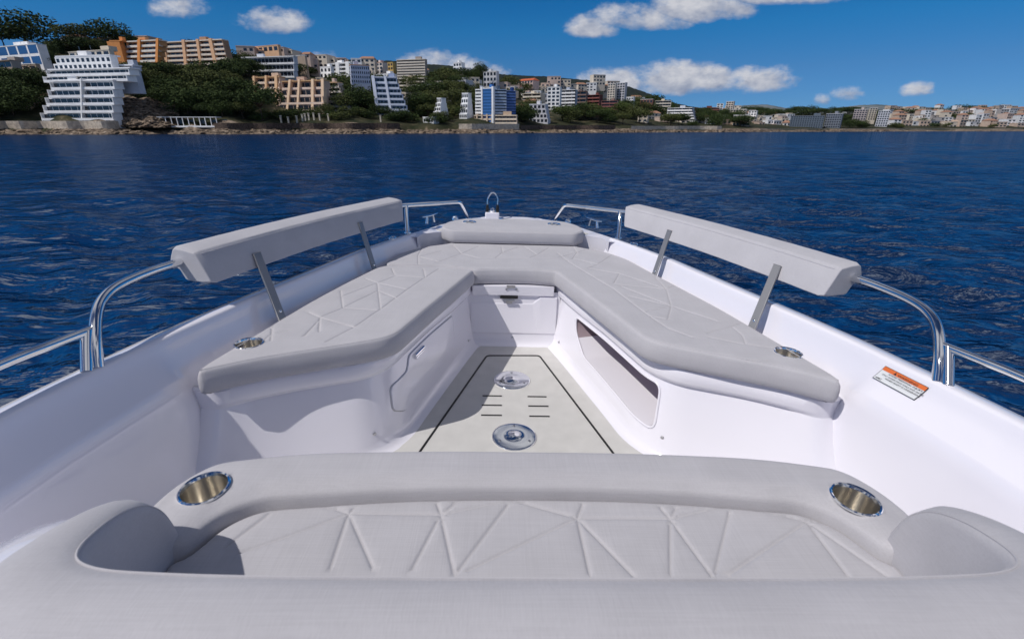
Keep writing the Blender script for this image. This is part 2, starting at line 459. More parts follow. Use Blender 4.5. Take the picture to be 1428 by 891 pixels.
XG = [(-2.2,1.27),(0,1.27),(.5,1.262),(.95,1.228),(1.15,1.196),(1.42,1.146),(1.65,1.088),(1.85,1.03),(2.10,.957),(2.45,.858),(2.68,.768),(2.87,.684),(3.05,.60),(3.25,.50),(3.42,.405),(3.54,.31),(3.62,.20),(3.655,.10),(3.665,0.0)]
def xg(y): return float(np.interp(y, [p[0] for p in XG], [p[1] for p in XG]))
XC = [(-2.2,1.0),(1.0,1.0),(1.24,.985),(1.45,.957),(1.68,.915),(1.88,.877),(2.13,.813),(2.40,.738),(2.70,.668),(2.87,.575),(3.0,.47)]
def xc(y): return float(np.interp(y, [p[0] for p in XC], [p[1] for p in XC]))
ZG = .495

def hull():
    # outer skin: from the gunwale down past the water line, rub rail included
    out = resample(spline([(xg_, y_) for y_, xg_ in [(a, b) for a, b in XG]], 6), 150)
    side = [(p[1], p[0]) for p in out]      # (y, x)
    rows = [(0, ZG-.006, 0), (.006, ZG-.02, 0), (.010, ZG-.05, 0), (.004, ZG-.062, 0), (-.006, ZG-.075, .0), (-.03, ZG-.3, -.03), (-.10, -.1, -.12), (-.2, -.5, -.3), (-.34, -.75, -.55)]
    for_both = []
    V = []; F = []
    path = [(x, y) for (y, x) in side] + [(-x, y) for (y, x) in side[::-1][1:]]
    path = np.array(path); n = len(path)
    t = np.gradient(path, axis=0); t /= np.linalg.norm(t, axis=1)[:, None]
    nrm = np.stack([t[:, 1], -t[:, 0]], 1)      # outward
    nrm *= np.sign((nrm*path).sum(1).mean())
    for (off, z, dy) in rows:
        for i in range(n):
            k = np.clip((path[i, 1])/3.6, 0, 1)
            p = path[i]+nrm[i]*off
            V.append((p[0], p[1]+dy*k, z))
    for r in range(len(rows)-1):
        for i in range(n-1): F.append((r*n+i, r*n+i+1, (r+1)*n+i+1, (r+1)*n+i))
    o = mesh_obj('hull', V, F, M['gelcoat'], boat, True, 60)
    return o
hull()

def liner(side):
    """cap rail and moulded inner side of the boat, one side"""
    ys = list(np.arange(-2.2, .9, .1))+list(np.arange(.9, 2.96, .03))
    V = []; F = []; m = None
    for y in ys:
        g = xg(y); c = xc(y)
        k = np.clip((y-2.2)/.7, 0, 1); cw = .052*(1-k)+.034*k
        dx = (xg(y+.02)-xg(y-.02))/.04; cw *= math.sqrt(1+dx*dx)
        # aft of the seats the wall carries on down to the floor
        a = np.clip((1.31-y)/.03, 0, 1); a = a*a*(3-2*a)
        g2 = g-cw
        zc = .415
        P = [(g, ZG-.006), (g-.002, ZG-.001), (g-.005, ZG+.001), (g2+.006, ZG+.002), (g2, ZG-.001), (g2-.004, ZG-.008)]
        up = (g2-.006, ZG-.013)
        cr = g2-.058-.012*a; zc = .352+.03*a
        cr = max(cr, c+.006)
        for t in np.linspace(0, 1, 11)[1:]:
            bulge = math.sin(t*math.pi)*.010
            x_ = up[0]+(cr-up[0])*(1-math.cos(t*math.pi/2)*.55-.45*(1-t))
            P.append((x_-bulge*.2, up[1]+(zc-up[1])*t))
        seat = [(cr-.004, .345), (cr-.010, .340), (cr-.020, .337), (c+.0, .336), (c-.03, .3355), (c-.06, .335), (c-.09, .334), (c-.12, .333)]
        lx = float(np.interp(y, [1.29, 1.30, 1.395, 1.485, 1.50], [1.10, .96, .79, .56, .0]))+.03
        seat = [(max(q_[0], min(lx, cr-.004)), q_[1]) for q_ in seat]
        wx = cr-.004
        wall = [(wx-.004, .34), (wx-.014, .28), (wx-.024, .20), (wx-.034, .12), (wx-.046, .06), (wx-.066, .022), (wx-.10, .004), (wx-.15, .0005)]
        for s_, w_ in zip(seat, wall): P.append((s_[0]*(1-a)+w_[0]*a, s_[1]*(1-a)+w_[1]*a))
        sg = 1 if side else -1
        for p in P: V.append((sg*p[0], y, p[1]))
        m = len(P)
    for i in range(len(ys)-1):
        for j in range(m-1):
            q = (i*m+j, i*m+j+1, (i+1)*m+j+1, (i+1)*m+j)
            F.append(q if side else q[::-1])
    return mesh_obj('side_moulding', V, F, M['gelcoat'], boat, True, 50)
liner(0); liner(1)

def deck():
    """raised fore deck inside the blunt bow, with the step down to the seats"""
    out = []
    for y in np.linspace(2.86, 3.655, 50): out.append((xg(y)-.002, y))
    outline = out+[(-x, y) for x, y in out[::-1]]
    Q = resample(spline(outline, 2), 160)
    inner = [(-.60, 2.90), (-.575, 2.99), (-.52, 3.05), (-.47, 3.08), (.47, 3.08), (.52, 3.05), (.575, 2.99), (.60, 2.90)]
    V = [Vector((q[0], q[1])) for q in Q]; n = len(V)
    I = [Vector(p) for p in inner]
    poly = V+I
    allp = poly+[Vector((x, y)) for x in np.arange(-.6, .6, .05) for y in np.arange(2.9, 3.65, .05)]
    k = len(poly)
    ov, oe, of, a1, a2, a3 = delaunay_2d_cdt(allp, [(i, (i+1) % k) for i in range(k)], [], 0, 1e-6)
    P = np.array([list(p) for p in ov]); PQ = np.array([list(p) for p in poly])
    F = [f for f in of if inside(P[list(f)].mean(0)[None], PQ)[0]]
    Qa = np.array([list(v) for v in V])
    d = seg_dist(P, Qa[:-1], Qa[1:])
    z = .497-.016*np.clip((d-.02)/.03, 0, 1)-.006*np.clip(1-d/.006, 0, 1)
    verts = [(p[0], p[1], zz) for p, zz in zip(P, z)]
    idx = {}
    for oi, orig in enumerate(a1):
        for q in orig: idx[q] = oi
    ring = [idx[n+i] for i in range(len(I))]
    b = len(verts)
    for i, r_ in enumerate(ring):
        p = verts[r_]; verts.append((p[0], p[1]+.004, p[2]-.015))
    for i, r_ in enumerate(ring):
        p = verts[r_]; verts.append((p[0], p[1]+.01, .333))
    m = len(ring)
    for i in range(m-1):
        F.append((ring[i], ring[i+1], b+i+1, b+i)); F.append((b+i, b+i+1, b+m+i+1, b+m+i))
    mesh_obj('fore_deck', verts, F, M['gelcoat'], boat, True, 35)
    # beige non-skid pads on either side of the bow cushion
    for s in (1, -1):
        pts = [(s*.485, 3.10), (s*.56, 3.16), (s*.50, 3.30), (s*.43, 3.42), (s*.40, 3.40), (s*.40, 3.12)]
        if s < 0: pts = pts[::-1]
        mb = MB(); mb.quadprism(pts, .478, .4845); mb.build('nonskid_pad', M['nonskid'], boat)
    mb = MB(); mb.quadprism([(-.06, 3.45), (.33, 3.45), (.27, 3.56), (.10, 3.61), (-.06, 3.62)], .478, .4845)
    mb.build('nonskid_pad', M['nonskid'], boat)
deck()

# --- seat bases under the V seats
LIPT = [(.228,2.47),(.30,2.20),(.39,1.93),(.445,1.72),(.485,1.57,),(.56,1.485),(.79,1.395),(.965,1.290),(1.02,1.295),(1.10,1.34)]
FLRP = [(.215,2.40),(.275,2.20),(.345,1.93),(.405,1.70),(.448,1.52),(.53,1.41),(.79,1.285),(.93,1.20),(1.06,1.12)]
def path_n(P, r, n):
    Q = fillet([(p[0], p[1], 0) for p in P], r, 10)
    return resample([(q.x, q.y) for q in Q], n)
def base(side):
    sg = 1 if side else -1
    n = 140
    top = path_n(LIPT, .075, n); bot = path_n(FLRP, .075, n)
    def nrm(P):
        t = np.gradient(P, axis=0); t /= np.linalg.norm(t, axis=1)[:, None]
        return np.stack([t[:, 1], -t[:, 0]], 1)*1.0      # towards the seat side
    nt_, nb_ = nrm(top), nrm(bot)
    s = 1 if nt_[20][0] > 0 else -1
    nt_, nb_ = nt_*s, nb_*s
    V = []; F = []
    rows = []
    rows.append((top+nt_*.06, .333)); rows.append((top+nt_*.02, .334)); rows.append((top+nt_*.004, .337)); rows.append((top-nt_*.002, .330))
    fd = np.clip((.99-top[:, 0])/.10, 0, 1)[:, None]
    rows.append((top-nt_*.004*fd, .290)); rows.append((top-nt_*.0, .279)); rows.append((top+nt_*.008*fd, .274)); rows.append((top+nt_*.012*fd, .266))
    for P, z in rows:
        for p in P: V.append((sg*p[0], p[1], z))
    for r in range(len(rows)-1):
        for i in range(n-1):
            q = (r*n+i, r*n+i+1, (r+1)*n+i+1, (r+1)*n+i); F.append(q[::-1] if side else q)
    o = mesh_obj('seat_base', V, F, M['gelcoat_inner'], boat, True, 40)
    # the wall below the lip: parametric surface with the niche cut out on the right
    st = top+nt_*.012*fd; L = np.r_[0, np.cumsum(np.linalg.norm(np.diff(st, axis=0), axis=1))]; Lt = L[-1]
    def W(s_, z, off=0.):
        t = (z-.03)/(.266-.03)
        a = np.array([np.interp(s_, L, st[:, 0]), np.interp(s_, L, st[:, 1])])
        b = np.array([np.interp(s_/Lt, np.linspace(0, 1, n), bot[:, 0]), np.interp(s_/Lt, np.linspace(0, 1, n), bot[:, 1])])
        nn = np.array([np.interp(s_, L, nt_[:, 0]), np.interp(s_, L, nt_[:, 1])])
        k = t**1.0
        p = b*(1-k)+a*k+nn*off
        return (sg*p[0], p[1], z)
    zt, zb = .266, .045
    S = np.linspace(0, Lt, 150)
    Pt = [(s_, zt) for s_ in S]+[(s_, zb) for s_ in S[::-1]]
    k = len(Pt); edges = [(i, (i+1) % k) for i in range(k)]
    pts = [Vector(p) for p in Pt]
    hole = None
    if side:
        hole = round_poly([(.27, .250), (.285, .18), (.40, .105), (.985, .085), (.985, .250)], .035, .012)
        hole = np.array([(a, b) for a, b in hole])
        h0 = len(pts); pts += [Vector(p) for p in hole]; m = len(hole); edges += [(h0+i, h0+(i+1) % m) for i in range(m)]
    g = [(a, b) for a in np.arange(.01, Lt, .02) for b in (.07, .1, .13, .16, .19, .22, .245)]
    if side:
        G = np.array(g); dd = seg_dist(G, hole, np.roll(hole, -1, 0)); g = [tuple(q) for q, ok in zip(G, dd > .008) if ok]
    pts += [Vector(p) for p in g]
    ov, oe, of, a1, a2, a3 = delaunay_2d_cdt(pts, edges, [], 0, 1e-6)
    P = np.array([list(p) for p in ov])
    F = []
    for f in of:
        c_ = P[list(f)].mean(0)
        if hole is not None and inside(c_[None], hole)[0]: continue
        F.append(f)
    V = [W(p[0], p[1]) for p in P]
    # cove foot
    b0 = len(V)
    foot = [(zb, 0.0), (.028, -.006), (.014, -.016), (.005, -.034), (.001, -.052)]
    for z, off in foot:
        for s_ in S:
            q = W(s_, .045, off); V.append((q[0], q[1], z))
    ns = len(S)
    for r in range(len(foot)-1):
        for i in range(ns-1): F.append((b0+r*ns+i, b0+r*ns+i+1, b0+(r+1)*ns+i+1, b0+(r+1)*ns+i))
    w_ = mesh_obj('seat_base_wall', V, F, M['gelcoat_inner'], o, True, 40)
    if side:
        V = []; F = []; m = len(hole)
        for off in (0, .004, .012, .24):
            for p in hole:
                q = W(p[0], p[1], off); V.append(q)
        for r in range(3):
            for i in range(m): F.append((r*m+i, r*m+(i+1) % m, (r+1)*m+(i+1) % m, (r+1)*m+i))
        F.append(tuple(3*m+i for i in range(m)))
        nic = mesh_obj('storage_niche', V, F, M['niche_shade_gel'], o, True, 40); nic.data.materials.append(M['gelcoat_inner'])
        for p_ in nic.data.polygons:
            if abs(p_.normal.z) > .8 and p_.center.z < .16: p_.material_index = 1  # recess floor left white to stand for its sunlit part
        tag(nic, 'open storage recess with shade painted mauve inside under the right hand seat')
        # raised frame round the opening
        fr = MB(); ring = [W(p[0], p[1], -.001) for p in hole]
        fr.tube(ring, .005, 8, True); fr.build('niche_frame', M['gelcoat_inner'], o)
    else:
        # hinged door panel: a shallow raised panel and its latch
        pan = round_poly([(.30, .252), (.30, .13), (.345, .10), (.86, .085), (.93, .12), (.93, .205), (.80, .205), (.77, .252)], .02, .012)
        V = []; F = []; m = len(pan); cen = pan.mean(0)
        for sc_, off in ((1.0, .0), (1.0, -.0045), (.985, -.006)):
            for p in pan:
                q = cen+(p-cen)*sc_; V.append(W(q[0], q[1], off))
        for r in range(2):
            for i in range(m): F.append((r*m+i, r*m+(i+1) % m, (r+1)*m+(i+1) % m, (r+1)*m+i))
        inner = [(a, b) for a in np.arange(.31, .93, .02) for b in np.arange(.09, .25, .02)]
        IN = np.array(inner); PI_ = cen+(pan-cen)*.985
        IN = IN[inside(IN, PI_) & (seg_dist(IN, PI_, np.roll(PI_, -1, 0)) > .006)]
        ov, oe, of, a1, a2, a3 = delaunay_2d_cdt([Vector(p) for p in PI_]+[Vector(p) for p in IN], [(i, (i+1) % m) for i in range(m)], [], 0, 1e-6)
        P = np.array([list(p) for p in ov]); b0 = len(V)
        for p in P: V.append(W(p[0], p[1], -.006))
        for f in of:
            if inside(P[list(f)].mean(0)[None], PI_)[0]: F.append(tuple(b0+i for i in f))
        door = mesh_obj('locker_door', V, F, M['gelcoat_inner'], o, True, 40)
        # shadow gap that frames the door, and the finger latch
        g_ = MB(); g_.tube([W(p[0], p[1], -.0005) for p in cen+(pan-cen)*1.012], .0018, 6, True); g_.build('door_gap', M['satin_steel'], door)
        l_ = MB(); q = [W(.64, .234, -.008), W(.73, .234, -.008)]
        l_.tube(q, .009, 10); q = [W(.645, .224, -.010), W(.725, .224, -.010)]; l_.tube(q, .005, 8)
        l_.build('latch', M['steel'], door)
    # screws low on the walls
    for s_, z in ((.10, .055), (1.02, .075)):
        a = Vector(W(s_, z, 0)); bq = Vector(W(s_, z, -.01)); ax = (bq-a).normalized()
        mb = MB(); mb.lathe([(.0065, 0), (.0065, .003), (.0045, .0045), (.0008, .0045)], a, 16, ax)
        mb.build('screw', M['satin_steel'], w_)
    return o
base(0); base(1)

def bulkhead():
    mb = MB()
    # lip carrying the two screws (slightly proud), wall under it, raised lower panel
    y0 = 2.408
    mb.box(-.2295, .2135, y0, y0+.06, .282, .337)
    lip = mb.build('bulkhead_lip', M['gelcoat_inner'], boat)
    bev = lip.modifiers.new('b', 'BEVEL'); bev.width = .003; bev.segments = 2
    V = []; F = []
    xs = (-.26, .25)
    rows = [(2.425, .30), (2.383, .06), (2.376, .03), (2.366, .012), (2.35, .002), (2.33, .001)]
    for y, z in rows:
        for x in xs: V.append((x, y, z))
    for i in range(len(rows)-1): F.append((2*i, 2*i+1, 2*i+3, 2*i+2))
    w_ = mesh_obj('bulkhead', V, F, M['gelcoat_inner'], boat, True, 40)
    # raised panel with stepped top edge that catches the sun
    top = [(-.235, .238), (.100, .238), (.128, .262), (.140, .274), (.232, .274)]
    V = []; F = []; n = len(top)
    for x, z in top: V.append((x, 2.425, z+.003))
    for x, z in top: V.append((x, 2.413, z))
    for x, z in top: V.append((x, 2.410, z-.006))
    for x, z in top: V.append((x, 2.380, .075))
    for x, z in top: V.append((x, 2.387, .06))
    for r in range(4):
        for i in range(n-1): F.append((r*n+i, r*n+i+1, (r+1)*n+i+1, (r+1)*n+i))
    mesh_obj('bulkhead_panel', V, F, M['gelcoat_inner'], w_, False)
    l = MB(); l.box(-.078, .018, 2.400, 2.4245, .268, .2812)
    lt = l.build('latch', M['black_rubber'], w_)
    l = MB(); l.tube([(-.06, 2.395, .2615), (.0, 2.395, .2615)], .006, 10); l.box(-.045, -.012, 2.402, 2.4245, .238, .2535); l.build('latch_plate', M['satin_steel'], lt)
    for x in (-.045, .010):
        s = MB(); s.lathe([(.006, 0), (.006, .003), (.0042, .0042), (.0006, .0042)], (x, y0, .319), 16, (0, -1, 0)); s.build('screw', M['satin_steel'], lip)
    d = MB(); d.lathe([(.008, 0), (.008, .004), (.005, .006), (.004, .002), (.0006, .002)], (-.005, 2.384, .045), 18, (0, -1, 0)); d.build('drain_fitting', M['satin_steel'], w_)
    h = MB(); h.box(-.045, .0, 2.402, 2.4075, .327, .341); h.build('lift_tab', M['satin_steel'], lip)
bulkhead()

def sole():
    mb = MB(); ysf = [-2.2, 0, .6, 1.1, 1.4, 1.7, 2.0, 2.3, 2.46]; fx = [min(1.13, xg(y_)-.17) for y_ in ysf]
    mb.quadprism([(x_, y_) for x_, y_ in zip(fx, ysf)]+[(-x_, y_) for x_, y_ in zip(fx[::-1], ysf[::-1])], -.06, .0)
    fl = mb.build('cockpit_floor', M['gelcoat_inner'], boat)
    inn = [(-.186,2.365),(-.29,2.06),(-.44,1.46),(-.50,1.39),(-.86,1.20),(-.86,-2.1),(.86,-2.1),(.86,1.20),(.51,1.39),(.45,1.46),(.30,2.06),(.205,2.372)]
    Q = round_poly(inn[::-1], .03, .05)
    V = [(q[0], q[1], .0035) for q in Q]
    V2 = [(q[0]*1.004, q[1]*1.002, .0005) for q in Q]
    n = len(Q)
    mesh_obj('nonskid_floor', V+V2, [tuple(range(n))]+[(i, n+i, n+(i+1) % n, (i+1) % n) for i in range(n)], M['nonskid'], fl, False)
    # hatch: black gasket in the gap
    g = MB(); P = [(-.367,1.437,.004), (-.143,2.235,.004), (.137,2.245,.004), (.356,1.43,.004)]
    g.tube(fillet([(-.383,1.375,.004)]+P+[(.372,1.37,.004)], .02, 5), .0045, 8)
    g.build('hatch_gasket', M['black_rubber'], fl)
    for x0, x1, y in ((-.151,-.064,1.832),(-.151,-.064,1.755),(-.151,-.064,1.678),(.052,.138,1.831),(.051,.139,1.753),(.051,.137,1.675)):
        s = MB(); s.tube([(x0, y, .0035), (x1, y, .0035)], .0038, 8); s.build('drain_slot', M['black_rubber'], fl)
    for y in (1.978, 1.532):
        d = MB(); x = -.0155
        d.lathe([(.088, .0035), (.088, .0062), (.0855, .0084), (.080, .0090), (.045, .0086), (.006, .0084), (.005, .0098), (.0035, .0102), (.0006, .0102)], (x, y, 0), 64)
        pl = d.build('table_socket', M['steel'], fl, True, 60)
        for k in range(3):
            a = R(90+120*k); s = MB()
            s.lathe([(.0055, .0092), (.0055, .0108), (.004, .0116), (.0005, .0112)], (x+.066*math.cos(a), y+.066*math.sin(a), 0), 12); s.build('screw', M['satin_steel'], pl)
sole()

def flange(parent, p, ax=(0,0,1), r=.028):
    m = MB(); m.lathe([(r, 0), (r, .003), (r*.93, .0065), (r*.6, .008)], p, 28, ax); return m.build('base_flange', M['steel'], parent)
def rails():
    for s in (-1, 1):
        # main rail: foot, bend, then forward through the backrest to the fore deck rail
        m = MB()
        main = spline([(s*1.160,1.142,.492),(s*1.178,1.180,.55),(s*1.204,1.235,.60),(s*1.225,1.295,.630),(s*1.232,1.375,.648),(s*1.218,1.50,.656),(s*1.180,1.635,.66),(s*1.095,1.95,.664),(s*.975,2.35,.665),(s*.855,2.70,.664),(s*.765,2.88,.66),(s*.725,2.97,.656),(s*.66,3.06,.65),(s*.56,3.18,.643),(s*.50,3.24,.64)], 8)
        tail = fillet([(s*.50,3.24,.64),(s*.37,3.385,.632),(s*.325,3.565,.488)], .035, 8)
        # thinner fore part
        m.tube(main, .0145, 20)
        r = m.build('grab_rail', M['steel'], boat, True, 60)
        m = MB(); m.tube([main[-1]]+tail[1:] if False else tail, .0125, 18); m.build('rail_end', M['steel'], r, True, 60)
        m = MB(); m.tube([(s*.662,2.93,.49),(s*.672,2.975,.58),(s*.680,3.03,.652)], .0125, 16); m.build('rail_post', M['steel'], r, True, 60)
        m = MB(); m.tube(spline([(s*1.196,1.205,.578),(s*1.215,1.10,.580),(s*1.235,.99,.58),(s*1.25,.75,.58),(s*1.255,.4,.58),(s*1.255,-1.6,.58)], 8), .0125, 20); lo = m.build('lower_rail', M['steel'], r, True, 60)
        m = MB(); m.tube([(s*1.170,1.120,.492),(s*1.187,1.158,.54),(s*1.199,1.188,.578)], .0145, 18); m.build('rail_post', M['steel'], r, True, 60)
        for q in ((s*.325,3.565,.4835),(s*.662,2.93,.4985)): flange(r, q, r=.022)
        # struts that hold the backrests
        for (x0,y0,z0,x1,y1,z1) in ((.887,1.66,.355,1.029,1.805,.645),(.718,2.375,.345,.818,2.48,.645)):
            a = Vector((s*x0,y0,z0)); b = Vector((s*x1,y1,z1)); d = (b-a)
            t = Vector((-s*.33 if y0 < 2 else -s*.30, .94, 0)).normalized(); nrm = d.cross(t).normalized()
            m = MB(); w_, h = .0175, .004
            vs = []
            for p in (a, a+d*.5, b):
                for su, sv in ((-1,-1),(1,-1),(1,1),(-1,1)): vs.append(tuple(p+t*w_*su+nrm*h*sv))
            m.add(vs, [(0,1,2,3),(8,11,10,9)]+[(r_*4+i, r_*4+(i+1)%4, (r_+1)*4+(i+1)%4, (r_+1)*4+i) for r_ in (0,1) for i in range(4)])
            st = m.build('backrest_strut', M['strut_grey'], boat)
            bq = st.modifiers.new('b', 'BEVEL'); bq.width = .0015; bq.segments = 2
            c_ = a+d*.30; ax = nrm if nrm.x*s < 0 else -nrm
            k = MB(); k.lathe([(.006, .004), (.006, .007), (.003, .009), (.0005, .009)], c_, 12, ax); k.build('bolt', M['steel'], st)
rails()

def fittings():
    for s in (-1, 1):
        # mooring cleat: two posts and a tapered bar
        c_ = Vector((s*.572, 3.16 if False else 3.30, .497)); t = Vector((-s*.42, .90, 0)).normalized()
        m = MB()
        m.tube([c_+t*u+Vector((0,0,.048+.004*abs(u)/.09)) for u in np.linspace(-.095, .095, 13)], .008, 12, rfun=lambda q: .0085*(1-.45*abs(2*q-1)**2))
        cl_ = m.build('mooring_cleat', M['steel'], boat, True, 60)
        for u in (-.036, .036):
            q = MB(); q.tube([c_+t*u*1.25, c_+t*u+Vector((0,0,.045))], .008, 12, rfun=lambda f: .0115-.004*f); q.build('cleat_post', M['steel'], cl_, True, 60)
        # small domed chock beside the cushion
        m = MB(); m.lathe([(.026, 0), (.026, .006), (.022, .020), (.013, .030), (.001, .033)], (s*.418, 3.50, .483), 28)
        m.build('bow_fitting', M['steel'], boat, True, 60)
        # flush fairlead ring on the rail cap
        m = MB(); m.tube([(s*.722+.030*math.cos(a)*.6, 2.775+.030*math.sin(a)*1.2, .499) for a in np.linspace(0, 2*math.pi, 25)[:-1]], .005, 8, True)
        m.lathe([(.014, 0), (.012, .006), (.001, .007)], (s*.722, 2.775, .495), 16)
        m.build('deck_eye', M['steel'], boat, True, 60)
    # anchor roller housing on the bow, a little to the left of the centre line
    w_ = MB(); w_.box(-.198, -.092, 3.54, 3.63, .478, .537)
    wb = w_.build('anchor_roller', M['gelcoat'], boat); b = wb.modifiers.new('b', 'BEVEL'); b.width = .008; b.segments = 3
    f = MB(); f.box(-.214, -.076, 3.53, 3.64, .478, .4845); f.build('mounting_plate', M['steel'], wb)
    for x in (-.183, -.107):
        k = MB(); k.lathe([(.012, 0), (.012, .03), (.009, .05), (.004, .055), (.0005, .056)], (x, 3.58, .536), 14); k.build('clamp', M['black_rubber'], wb)
    h = MB(); h.tube(spline([(-.183,3.585,.585),(-.180,3.59,.632),(-.160,3.595,.668),(-.143,3.595,.676),(-.126,3.595,.668),(-.108,3.59,.632),(-.107,3.585,.585)], 6), .0058, 12)
    h.build('hoop', M['steel'], wb, True, 60)
    k = MB(); k.lathe([(.02,0),(.024,.01),(.018,.025),(.008,.03),(.0005,.031)], (-.145,3.585,.537), 16); k.build('roller', M['steel'], wb)
fittings()

def sticker():
    """orange and white warning label on the right hand side moulding"""
    # surface frame: corners taken on the sloping side
    p0 = Vector((1.098, 1.268, .487)); p1 = Vector((1.136, 1.142, .487))
    def surf(y, t):
        k = np.clip((y-2.2)/.7, 0, 1); dx = (xg(y+.02)-xg(y-.02))/.04; g2 = xg(y)-.052*math.sqrt(1+dx*dx)
        a = np.clip((1.31-y)/.03, 0, 1); a = a*a*(3-2*a)
        up = (g2-.006, ZG-.013); cr = max(g2-.058-.012*a, xc(y)+.006); zc = .352+.03*a
        x_ = up[0]+(cr-up[0])*(1-math.cos(t*math.pi/2)*.55-.45*(1-t))
        return Vector((x_-math.sin(t*math.pi)*.002, y, up[1]+(zc-up[1])*t))
    def S(u, v):       # u along (0 fwd .. 1 aft), v down the slope 0..1
        y = 1.266-.132*u+.004*v
        # face the helm: text reads from the inside of the boat, left end forward
        q = surf(y, .06+.44*v)
        n_ = (surf(y, .08+.44*v)-surf(y, .04+.44*v)).cross(surf(y+.01, .06+.44*v)-surf(y-.01, .06+.44*v)).normalized()
        if n_.x > 0: n_ = -n_
        return q, n_
    def patch(u0, u1, v0, v1, off, mt, name, par):
        V = []; F = []; nu, nv = 10, 8
        for i in range(nu+1):
            for j in range(nv+1):
                q, n_ = S(u0+(u1-u0)*i/nu, v0+(v1-v0)*j/nv); V.append(q+n_*(off+.0025))
        for i in range(nu):
            for j in range(nv):
                a = i*(nv+1)+j; F.append((a, a+1, a+nv+2, a+nv+1))
        return mesh_obj(name, V, F, mt, par)
    lab = patch(0, 1, 0, 1, .0012, M['ink'], 'warning_label', boat)
    tag(lab, 'rectangular label, orange heading band over white with black printed text')
    patch(.012, .988, .03, .97, .0017, M['sticker_white'], 'label_face', lab)
    patch(.012, .988, .03, .30, .0021, M['orange_ink'], 'heading_band', lab)
    def text(body, u0, v0, size, mt):
        cu = bpy.data.curves.new('lettering', 'FONT'); cu.body = body; cu.size = 1; cu.align_x = 'LEFT'
        cu.offset = .012
        o = bpy.data.objects.new('lettering', cu); COL.objects.link(o)
        dg = bpy.context.evaluated_depsgraph_get(); me = bpy.data.meshes.new_from_object(o.evaluated_get(dg))
        bpy.data.objects.remove(o); bpy.data.curves.remove(cu)
        bm = bmesh.new(); bm.from_mesh(me); bmesh.ops.triangulate(bm, faces=bm.faces)
        for v in bm.verts:
            u = u0+v.co.x*size; w__ = v0-v.co.y*size*2.15
            q, n_ = S(u, w__); v.co = q+n_*.0051
        bm.to_mesh(me); bm.free(); me.materials.append(mt); me.name = 'lettering'
        ob = bpy.data.objects.new('lettering', me); link(ob, lab)
    text('WARNING', .36, .265, .095, M['ink'])
    tri = MB(); vs = []
    for (u, v) in ((.27, .265), (.335, .265), (.3025, .075)):
        q, n_ = S(u, v); vs.append(tuple(q+n_*.0051))
    tri.add(vs, [(0, 1, 2)]); tri.build('warning_triangle', M['ink'], lab, False, None)
    text('AVOID PERSONAL INJURY.', .20, .43, .066, M['ink'])
    text('STAY INSIDE DECK RAILS AND GATES', .10, .59, .056, M['ink'])
    text('WHEN BOAT IS UNDERWAY.', .22, .75, .062, M['ink'])
    text('AMC', .04, .92, .07, M['ink'])
sticker()

def side_shell():
    # white moulding flanking the helm seat
    for s in (-1, 1):
        V = []; F = []
        st = [(-.6,.52,.0),(.0,.52,.0),(.30,.52,.0),(.46,.515,.0),(.56,.50,0),(.64,.47,0),(.70,.42,0),(.745,.35,0),(.77,.25,0),(.775,.02,0)]
        prof = [(.70,-.30),(.705,-.02),(.72,-.004),(.76,0),(.83,0),(.875,-.012),(.90,-.04),(.91,-.10),(.912,-.5)]
        n = len(prof)
        sp = resample(spline([(y, z) for y, z, _ in st], 6), 60)
        for y, z in sp:
            for x, dz in prof: V.append((s*(x), y, max(z+dz, -.02)))
        for i in range(len(sp)-1):
            for j in range(n-1):
                q = (i*n+j, i*n+j+1, (i+1)*n+j+1, (i+1)*n+j); F.append(q if s > 0 else q[::-1])
        mesh_obj('seat_shell', V, F, M['gelcoat'], boat, True, 50)
side_shell()

def helm_blocker():
    # unseen helm block and screen, added behind the view to darken the shade
    mb = MB(); mb.box(-.62, .62, -1.5, -.42, .0, .98); o = mb.build('unseen_helm_blocker', M['gelcoat'], boat)
    bv = o.modifiers.new('b', 'BEVEL'); bv.width = .06; bv.segments = 4
    mb = MB(); mb.box(-.58, .58, -.60, -.585, .97, 1.35); w_ = mb.build('unseen_screen_blocker', M['dark_blocker'], o)
mat('dark_blocker', (.02, .022, .025), .08)
helm_blocker()

